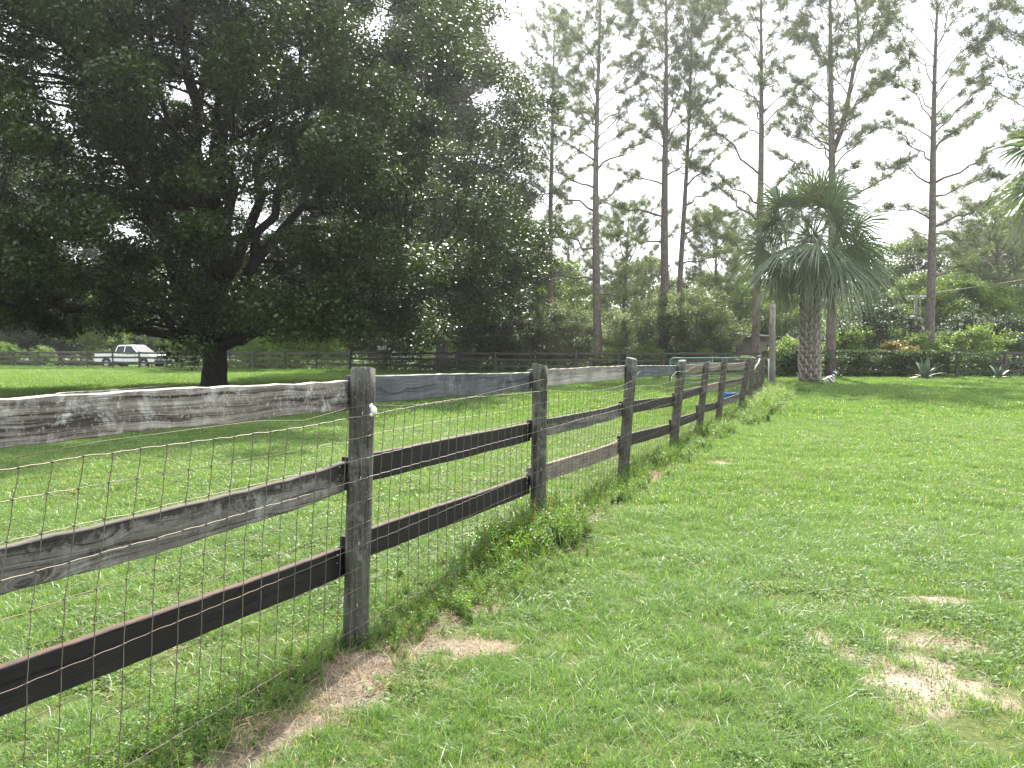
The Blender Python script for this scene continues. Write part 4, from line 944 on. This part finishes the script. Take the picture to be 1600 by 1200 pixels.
# ------------------------------------------------------------------ pickup truck
def pickup():
    W = .98
    M['paint'] = simple('white_car_paint', (.78, .79, .80), .3, var=.02, spec=.6, coat=.6); M['tyre'] = simple('tyre_rubber', (.02, .02, .02), .8)
    M['rim'] = simple('alloy_rim', (.5, .5, .52), .3, .8); M['trim'] = simple('black_trim', (.02, .02, .022), .5); M['chrome'] = simple('chrome', (.6, .6, .6), .15, 1)
    M['lampglass'] = simple('head_lamp_glass', (.7, .72, .72), .1, spec=.9); M['redlamp'] = simple('tail_lamp_red', (.4, .02, .02), .2)
    e = link('pickup_truck', None, loc=(at(208, 66.5), 66.5, -.02), rot=(0, 0, R(-17)), label='white crew cab pickup parked behind the far fence', cat='pickup')
    def arc(cx, r, n=9): return [(cx + r * math.cos(math.pi - math.pi * j / (n - 1)), .42 + r * math.sin(math.pi * j / (n - 1))) for j in range(n)]
    xr, xf = -1.75, 1.85
    low = [(-2.9, .55), (-2.9, 1.18), (-2.86, 1.24), (-.95, 1.25), (1.18, 1.20), (1.32, 1.22), (2.55, 1.13), (2.80, 1.02), (2.88, .80), (2.88, .48), (2.7, .40)] + arc(xf, .47)[::-1] + [(1.3, .38), (-1.2, .38)] + arc(xr, .47)[::-1] + [(-2.3, .42), (-2.85, .48)]
    b = MB(); b.prism(low, -W, W); body = link('body', b.mesh('truck_body', M['paint']), e); bev(body, .05, 3)
    # open bed: dark inset
    b = MB(); b.box((-1.93, 0, 1.262), (1.72, 1.62, .02)); link('bed_liner', b.mesh('bed_liner', M['trim']), e)
    g0 = [(-1.0, 1.24), (-.86, 1.80), (-.72, 1.87), (.45, 1.88), (.62, 1.83), (1.42, 1.22)]
    b = MB(); n = len(g0); V = []
    for s_ in (-1, 1):
        for x, z in g0: V.append((x, s_ * (W - .06 - .22 * (z - 1.24) / .64), z))
    b.add(V, [tuple(range(n)), tuple(range(2 * n - 1, n - 1, -1))] + [(i_, i_ + n, (i_ + 1) % n + n, (i_ + 1) % n) for i_ in range(n)])
    bev(link('cab', b.mesh('cab', M['paint']), e), .03, 3)
    ys = lambda z: W - .06 - .22 * (z - 1.24) / .64 + .006
    for s_ in (-1, 1):
        for poly in ([(-.84, 1.29), (-.76, 1.76), (-.10, 1.79), (-.10, 1.29)], [(-.0, 1.29), (-.0, 1.79), (.50, 1.79), (1.12, 1.29)]):
            b = MB(); V = [(x, s_ * ys(z), z) for x, z in poly]; V2 = [(x, s_ * (ys(z) + .008), z) for x, z in poly]; k = len(V)
            b.add(V + V2, [tuple(range(k)), tuple(range(2 * k - 1, k - 1, -1))] + [(i_, i_ + k, (i_ + 1) % k + k, (i_ + 1) % k) for i_ in range(k)]); link('window', b.mesh('window', M['glass']), e)
        b = MB(); b.box((1.05, s_ * (W + .12), 1.36), (.1, .18, .2)); bev(link('mirror', b.mesh('mirror', M['trim']), e), .02)
        for hx in (-.55, .35):
            b = MB(); b.box((hx, s_ * (W + .012), 1.10), (.18, .03, .035)); link('door_handle', b.mesh('door_handle', M['chrome']), e)
        for hx in (-.95, -.05, 1.1):
            b = MB(); b.box((hx, s_ * (W + .001), .82), (.012, .008, .74)); link('door_gap', b.mesh('door_gap', M['trim']), e)
        b = MB(); b.box((0.05, s_ * (W + .02), .40), (2.3, .14, .05)); link('side_step', b.mesh('side_step', M['trim']), e)
        b = MB(); b.box((2.80, s_ * .80, .93), (.18, .34, .2)); bev(link('headlight', b.mesh('headlight', M['lampglass']), e), .03)
        b = MB(); b.box((-2.90, s_ * .90, .98), (.04, .14, .34)); link('taillight', b.mesh('taillight', M['redlamp']), e)
        for xw in (xr, xf):
            b = MB(); b.tube([(xw, s_ * .70, .40), (xw, s_ * .73, .40), (xw, s_ * .95, .40), (xw, s_ * .98, .40)], [.36, .40, .40, .36], 24)
            w = link('wheel', b.mesh('wheel', M['tyre'], False), e)
            b = MB(); b.tube([(xw, s_ * .96, .40), (xw, s_ * .99, .40)], [.25, .22], 20); link('rim', b.mesh('rim', M['rim']), w)
    b = MB(); V = [(.66, -.74, 1.80), (.66, .74, 1.80), (1.38, .86, 1.27), (1.38, -.86, 1.27)]; V2 = [(x + .012, y, z + .014) for x, y, z in V]
    b.add(V + V2, [(0, 1, 2, 3), (7, 6, 5, 4), (0, 4, 5, 1), (1, 5, 6, 2), (2, 6, 7, 3), (3, 7, 4, 0)]); link('windshield', b.mesh('windshield', M['glass']), e)
    b = MB(); b.box((2.885, 0, .92), (.04, 1.2, .26)); link('grille', b.mesh('grille', M['trim']), e)
    b = MB(); b.box((2.93, 0, .56), (.14, 1.86, .22)); bev(link('bumper', b.mesh('bumper', M['trim']), e), .03)
    b = MB(); b.tube([(2.97, -.75, .5), (3.02, -.75, 1.15), (3.02, .75, 1.15), (2.97, .75, .5)], .035, 8); b.tube([(3.02, -.75, .85), (3.02, .75, .85)], .03, 8)
    for y in (-.35, .35): b.tube([(3.0, y, .5), (3.02, y, 1.15)], .03, 8)
    link('brush_guard', b.mesh('brush_guard', M['trim'], True), e)
    return e
pickup()

# ------------------------------------------------------------------ grass and weeds (stuff)
def protos(name, meshes):
    col = bpy.data.collections.new(name)
    for q, m_ in enumerate(meshes): col.objects.link(bpy.data.objects.new('%s_%02d' % (name, q), m_))
    return col
def scatter(name, P, rot, scl, idx, col, label, cat):
    me = bpy.data.meshes.new(name); me.vertices.add(len(P)); me.vertices.foreach_set('co', np.asarray(P, np.float32).ravel())
    a = me.attributes.new('rot', 'FLOAT_VECTOR', 'POINT'); a.data.foreach_set('vector', np.asarray(rot, np.float32).ravel())
    a = me.attributes.new('scl', 'FLOAT_VECTOR', 'POINT'); a.data.foreach_set('vector', np.asarray(scl, np.float32).ravel())
    a = me.attributes.new('idx', 'INT', 'POINT'); a.data.foreach_set('value', np.asarray(idx, np.int32))
    o = link(name, me, kind='stuff', label=label, cat=cat)
    ng = bpy.data.node_groups.new(name, 'GeometryNodeTree'); ng.interface.new_socket('Geometry', in_out='INPUT', socket_type='NodeSocketGeometry'); ng.interface.new_socket('Geometry', in_out='OUTPUT', socket_type='NodeSocketGeometry')
    gi = ng.nodes.new('NodeGroupInput'); go = ng.nodes.new('NodeGroupOutput'); ip = ng.nodes.new('GeometryNodeInstanceOnPoints')
    ci = ng.nodes.new('GeometryNodeCollectionInfo'); ci.inputs['Collection'].default_value = col; ci.inputs['Separate Children'].default_value = True; ci.inputs['Reset Children'].default_value = True
    def na(n, t_): x = ng.nodes.new('GeometryNodeInputNamedAttribute'); x.data_type = t_; x.inputs[0].default_value = n; return x.outputs[0]
    L = ng.links.new
    L(gi.outputs[0], ip.inputs['Points']); L(ci.outputs[0], ip.inputs['Instance']); ip.inputs['Pick Instance'].default_value = True
    L(na('idx', 'INT'), ip.inputs['Instance Index']); L(na('rot', 'FLOAT_VECTOR'), ip.inputs['Rotation']); L(na('scl', 'FLOAT_VECTOR'), ip.inputs['Scale']); L(ip.outputs[0], go.inputs[0])
    md = o.modifiers.new('scatter', 'NODES'); md.node_group = ng
    return o
def blade_clump(seed, n, rad, h, w, lean=.5, hvar=.5, mat='blade'):
    rng = np.random.default_rng(seed)
    r_ = rad * np.sqrt(rng.random(n)); th = rng.random(n) * 6.283; b = np.stack([r_ * np.cos(th), r_ * np.sin(th), np.full(n, -.005)], 1)
    az = rng.random(n) * 6.283; d = np.stack([np.cos(az), np.sin(az), 0 * az], 1); s_ = np.stack([-np.sin(az), np.cos(az), 0 * az], 1)
    tw = rng.random(n) * 6.283; s_ = s_ * np.cos(tw)[:, None] * 1.0 + d * np.sin(tw)[:, None] * .8
    H = (h * (1 - hvar + 2 * hvar * rng.random(n)))[:, None]; ln = (lean * (.3 + 1.2 * rng.random(n)))[:, None]; W_ = (w * (.7 + .6 * rng.random(n)))[:, None]
    up = np.array([0, 0, 1.0])
    p1 = b + up * H * .55 + d * H * ln * .25; p2 = b + up * H * (1 - .25 * ln) + d * H * ln * .9
    v = np.stack([b - s_ * W_ * .5, b + s_ * W_ * .5, p1 + s_ * W_ * .42, p1 - s_ * W_ * .42, p2 + s_ * W_ * .06, p2 - s_ * W_ * .06], 1).reshape(-1, 3)
    k = np.arange(n)[:, None, None] * 6; F = (k + np.array([[0, 1, 2, 3], [3, 2, 4, 5]])[None]).reshape(-1, 4)
    return mesh_np('clump', v, F, M[mat], smooth=False)
def cover_clump(seed, n, rad, h, ls, mat='coverleaf'):
    rng = np.random.default_rng(seed); r_ = rad * np.sqrt(rng.random(n)); th = rng.random(n) * 6.283
    P = np.stack([r_ * np.cos(th), r_ * np.sin(th), h * (.25 + .75 * rng.random(n)) * (1 - .5 * (r_ / rad) ** 2)], 1)
    V = leaf_quads(P, ls, rng, .9, .62); return mesh_np('cover', V, quads(n), M[mat])
def weed_plant(seed, h, nst, nl, ls, mat='weedleaf', asp=.42):
    rng = np.random.default_rng(seed); V = []
    for s_ in range(nst):
        az = rng.random() * 6.28; ln = rng.random() * .6; t_ = rng.random(nl); hh = h * (.6 + .5 * rng.random())
        ax = np.stack([math.cos(az) * ln * t_ ** 1.5 * hh, math.sin(az) * ln * t_ ** 1.5 * hh, hh * t_], 1)
        la = rng.random(nl) * 6.28; dd = np.stack([np.cos(la), np.sin(la), .35 + 0 * la], 1)
        V.append(leaf_quads(ax + dd * ls * .45, ls * (1.1 - .5 * t_), rng, .5, asp, axis=dd))
        k = 6; tt = np.linspace(0, 1, k); sp_ = np.stack([math.cos(az) * ln * tt ** 1.5 * hh, math.sin(az) * ln * tt ** 1.5 * hh, hh * tt], 1)
        for j in range(k - 1):
            a, b = sp_[j], sp_[j + 1]; w_ = np.array([-math.sin(az), math.cos(az), 0]) * .002
            V.append(np.array([a - w_, a + w_, b + w_, b - w_]))
    V = np.vstack(V); return mesh_np('weed', V, quads(len(V) // 4), M[mat])
rng = np.random.default_rng(99)
nearC = protos('near_turf', [blade_clump(200 + q, 85, .075, .045, .0036, .95, .6) for q in range(6)] + [blade_clump(210 + q, 40, .07, .088, .0034, 1.35) for q in range(2)])
midC = protos('mid_turf', [blade_clump(220 + q, 130, .16, .055, .0065, .9, .6) for q in range(5)])
farC = protos('far_turf', [blade_clump(230 + q, 130, .38, .075, .019, .7) for q in range(4)])
def field(y0, y1, dens, wl=-.80, wr=.80, minw=0):
    area = (wr - wl) * (y1 ** 2 - y0 ** 2) / 2; n = int(area * dens)
    y = np.sqrt(y0 ** 2 + (y1 ** 2 - y0 ** 2) * rng.random(n)); x = y * (wl + (wr - wl) * rng.random(n)); return x, y
def turf(name, y0, y1, dens, col, nproto, label, sc_=1.0, tall=None):
    x, y = field(y0, y1, dens)
    b = bare(x, y); nn = fbm(x, y, 1.1, 31); keep = rng.random(len(x)) > b * .97
    keep &= rng.random(len(x)) < np.clip(.55 + (nn - .25) * 1.8, .25, 1)
    x, y, nn = x[keep], y[keep], nn[keep]; n = len(x)
    s_ = sc_ * (.65 + .5 * rng.random(n)) * (.82 + .28 * fbm(x, y, .7, 41))
    k = rng.integers(0, nproto, n)
    if tall: k = np.where(rng.random(n) < np.clip((fbm(x, y, 2.0, 51) - .45) * 2.2, .14, .55), rng.integers(nproto, nproto + tall, n), k)
    rot = np.stack([rng.normal(size=n) * .10, rng.normal(size=n) * .10, rng.random(n) * 6.283], 1)
    scatter(name, np.stack([x, y, gz(x, y) - .004], 1), rot, np.stack([s_, s_, s_ * (.8 + .4 * rng.random(n))], 1), k, col, label, 'grass')
turf('grass', 2.0, 7.5, 300, nearC, 6, 'fresh green turf of the lawn and paddock, close by', 1.0, tall=2)
turf('grass', 7.3, 18, 75, midC, 5, 'fresh green turf of the lawn and paddock, further back')
turf('grass', 17.5, 60, 12, farC, 4, 'fresh green turf of the lawn and paddock, far back')
# broad leaved ground cover in patches
covC = protos('cover_plants', [cover_clump(300 + q, 120, .10, .045, .017) for q in range(4)] + [cover_clump(310 + q, 110, .14, .05, .024) for q in range(2)])
x, y = field(2.2, 16, 60); o = foff(x, y)
PATCH = [(1.75, 3.95, .35, .30, 1), (2.45, 4.1, .35, .5, 1), (1.9, 4.6, .5, .3, .9), (2.3, 5.1, .5, .25, .8), (-1.35, 3.05, .35, .3, 1), (-1.15, 3.3, .25, .3, 1), (-.55, 3.75, .28, .16, 1), (.05, 5.0, .4, .35, .8), (1.2, 3.1, .3, .2, .5), (2.5, 3.4, .3, .3, .8)]
w = np.clip((fbm(x, y, .8, 61) - .62) * 6, 0, .6)
w = np.where(o < -.1, np.maximum(w, np.clip((fbm(x, y, 1.1, 66) - .36) * 5, 0, .9)), w)
for cx, cy, rx, ry, s_ in PATCH: w = np.maximum(w, s_ * np.clip(1.6 - np.sqrt(((x - cx) / rx) ** 2 + ((y - cy) / ry) ** 2) - (fbm(x, y, 3, 8) - .5) * 1.2, 0, 1))
w = w * (1 - .85 * bare(x, y)); keep = rng.random(len(x)) < w; x, y = x[keep], y[keep]; n = len(x)
s_ = .7 + .6 * rng.random(n)
scatter('ground_cover', np.stack([x, y, gz(x, y)], 1), np.stack([0 * x, 0 * x, rng.random(n) * 6.28], 1), np.stack([s_] * 3, 1), rng.integers(0, 6, n), covC, 'low broad-leaved ground cover in patches in the turf', 'ground cover')
# weeds along the fence
weedC = protos('fence_weeds', [weed_plant(400 + q, .26, 5, 26, .045) for q in range(4)] + [weed_plant(410 + q, .36, 4, 30, .05, asp=.25) for q in range(2)] + [blade_clump(420 + q, 26, .06, .30, .007, 1.0, mat='bladelong') for q in range(3)])
WP = [(6.0, .75, .10, .16, 230, .85), (5.0, .9, .20, .22, 260, .45), (6.3, .3, .22, .14, 70, .8), (5.3, .8, .42, .18, 120, .35), (4.2, .15, .04, .09, 34, .32), (4.10, .10, -.08, .06, 20, .35), (6.55, .2, .1, .12, 50, .5), (9.3, .2, .1, .1, 40, .6), (6.7, .25, .08, .15, 60, .8), (8.2, .9, .18, .14, 130, .55), (9.6, .3, .05, .12, 40, .6), (10.8, 1.0, .2, .2, 120, .7), (12.4, .5, .2, .2, 80, .7), (14.5, .9, .25, .25, 90, .8),
      (17.6, 1.4, .55, .2, 150, .8), (20.5, 2.2, .60, .25, 300, 1.25), (24, 2.5, .55, .3, 240, 1.3), (29, 2.5, .4, .6, 200, 1.2), (3.2, .7, -.14, .13, 150, .42), (3.55, .4, .0, .10, 40, .35), (2.8, .3, .1, .1, 40, .4), (6.15, .45, .18, .16, 70, .9)]
PX_, SC_ = [], []
for (yc, ry, oc, ro, n, s0) in WP:
    yy = yc + rng.normal(size=n) * ry * .5; oo = oc + rng.normal(size=n) * ro * .6; xx = fx(yy) + oo / .9304
    PX_.append(np.stack([xx, yy], 1)); SC_.append(s0 * (.5 + .7 * rng.random(n)))
xy = np.vstack(PX_); s_ = np.concatenate(SC_); n = len(s_)
# strip on the paddock side too
m_ = 700; yy = 2.4 + 16 * rng.random(m_) ; oo = -.05 - np.abs(rng.normal(size=m_)) * .18; xy = np.vstack([xy, np.stack([fx(yy) + oo, yy], 1)]); s_ = np.concatenate([s_, .18 + .35 * rng.random(m_)]); n += m_
scatter('fence_weeds', np.stack([xy[:, 0], xy[:, 1], gz(xy[:, 0], xy[:, 1]) - .005], 1), np.stack([rng.normal(size=n) * .15, rng.normal(size=n) * .15, rng.random(n) * 6.28], 1), np.stack([s_] * 3, 1), np.where(rng.random(n) < .80, rng.integers(0, 6, n), rng.integers(6, 9, n)), weedC, 'leafy weeds and long grass along the foot of the near fence', 'weeds')
# dry straw lying on the bare soil
strC = protos('dry_straw', [blade_clump(500 + q, 30, .10, .03, .0025, 3.0, mat='straw') for q in range(3)])
x, y = field(2.2, 16, 160); b = bare(x, y); keep = rng.random(len(x)) < np.clip(b * 1.2 + .03 + .25 * np.clip((fbm(x, y, .9, 71) - .58) * 6, 0, 1), 0, 1) * np.where(foff(x, y) < .8, 1, .35); x, y = x[keep], y[keep]; n = len(x)
scatter('dry_straw', np.stack([x, y, gz(x, y) + .002], 1), np.stack([rng.normal(size=n) * .2, rng.normal(size=n) * .2, rng.random(n) * 6.28], 1), np.ones((n, 3)), rng.integers(0, 3, n), strC, 'dry straw on the bare soil by the fence', 'straw')
def crumb(seed, n, rad, sz):
    rg_2 = np.random.default_rng(seed); mb_ = MB()
    for q_ in range(n):
        c_ = rg_2.normal(size=3) * rad; c_[2] = sz * .3; k_ = sz * (.4 + rg_2.random())
        p_ = [c_ + k_ * np.array(d_) * (.6 + .6 * rg_2.random()) for d_ in ((1, 0, 0), (0, 1, 0), (-1, 0, 0), (0, -1, 0), (0, 0, .8), (0, 0, -.6))]
        mb_.add(p_, [(0, 1, 4), (1, 2, 4), (2, 3, 4), (3, 0, 4), (1, 0, 5), (2, 1, 5), (3, 2, 5), (0, 3, 5)])
    return mb_.mesh('crumb', M['crumb'])
M['crumb'] = simple('soil_crumb', (.25, .205, .155), .95, var=.6, scale=40)
cruC = protos('soil_crumbs', [crumb(700 + q, 14, .05, .004 + .0015 * q) for q in range(3)])
x, y = field(2.2, 9, 150); b = bare(x, y); keep = rng.random(len(x)) < b; x, y = x[keep], y[keep]; n = len(x)
scatter('soil_crumbs', np.stack([x, y, gz(x, y)], 1), np.stack([0 * x, 0 * x, rng.random(n) * 6.28], 1), np.ones((n, 3)), rng.integers(0, 3, n), cruC, 'crumbs of soil and grit on the bare patches', 'soil')
# longer grass under the far fence and round the palm
longC = protos('long_grass', [blade_clump(600 + q, 60, .3, .30, .02, .7, mat='bladelong') for q in range(3)])
n = 2600; u = rng.random(n); x = -42 + 56 * u; y = 65 - 21 * u + rng.normal(size=n) * .8 - .4
m_ = 90; x = np.concatenate([x, PX + rng.normal(size=m_) * .6, at(1206, 32.2) + rng.normal(size=60) * .35]); y = np.concatenate([y, PY - .3 + rng.normal(size=m_) * .3, 32.1 + rng.normal(size=60) * .3])
n = len(x); s_ = .28 + .5 * rng.random(n); s_[-(m_ + 60):] *= .7
scatter('long_grass', np.stack([x, y, gz(x, y)], 1), np.stack([0 * x, 0 * x, rng.random(n) * 6.28], 1), np.stack([s_] * 3, 1), rng.integers(0, 3, n), longC, 'uncut longer grass along the far fence and the palm foot', 'grass')

# ------------------------------------------------------------------ haze
hm, t = newmat('haze_air'); N = NT(t)
pv = N.n('ShaderNodeVolumePrincipled', {'Color': (.93, .95, 1, 1), 'Density': .00055, 'Anisotropy': .72})
t.links.new(pv.outputs[0], N.n('ShaderNodeOutputMaterial').inputs['Volume'])
mb = MB(); mb.box((0, 60, 14.0), (420, 250, 32.0))
link('haze', mb.mesh('haze', hm), kind='stuff', label='thin bright summer haze', cat='haze')
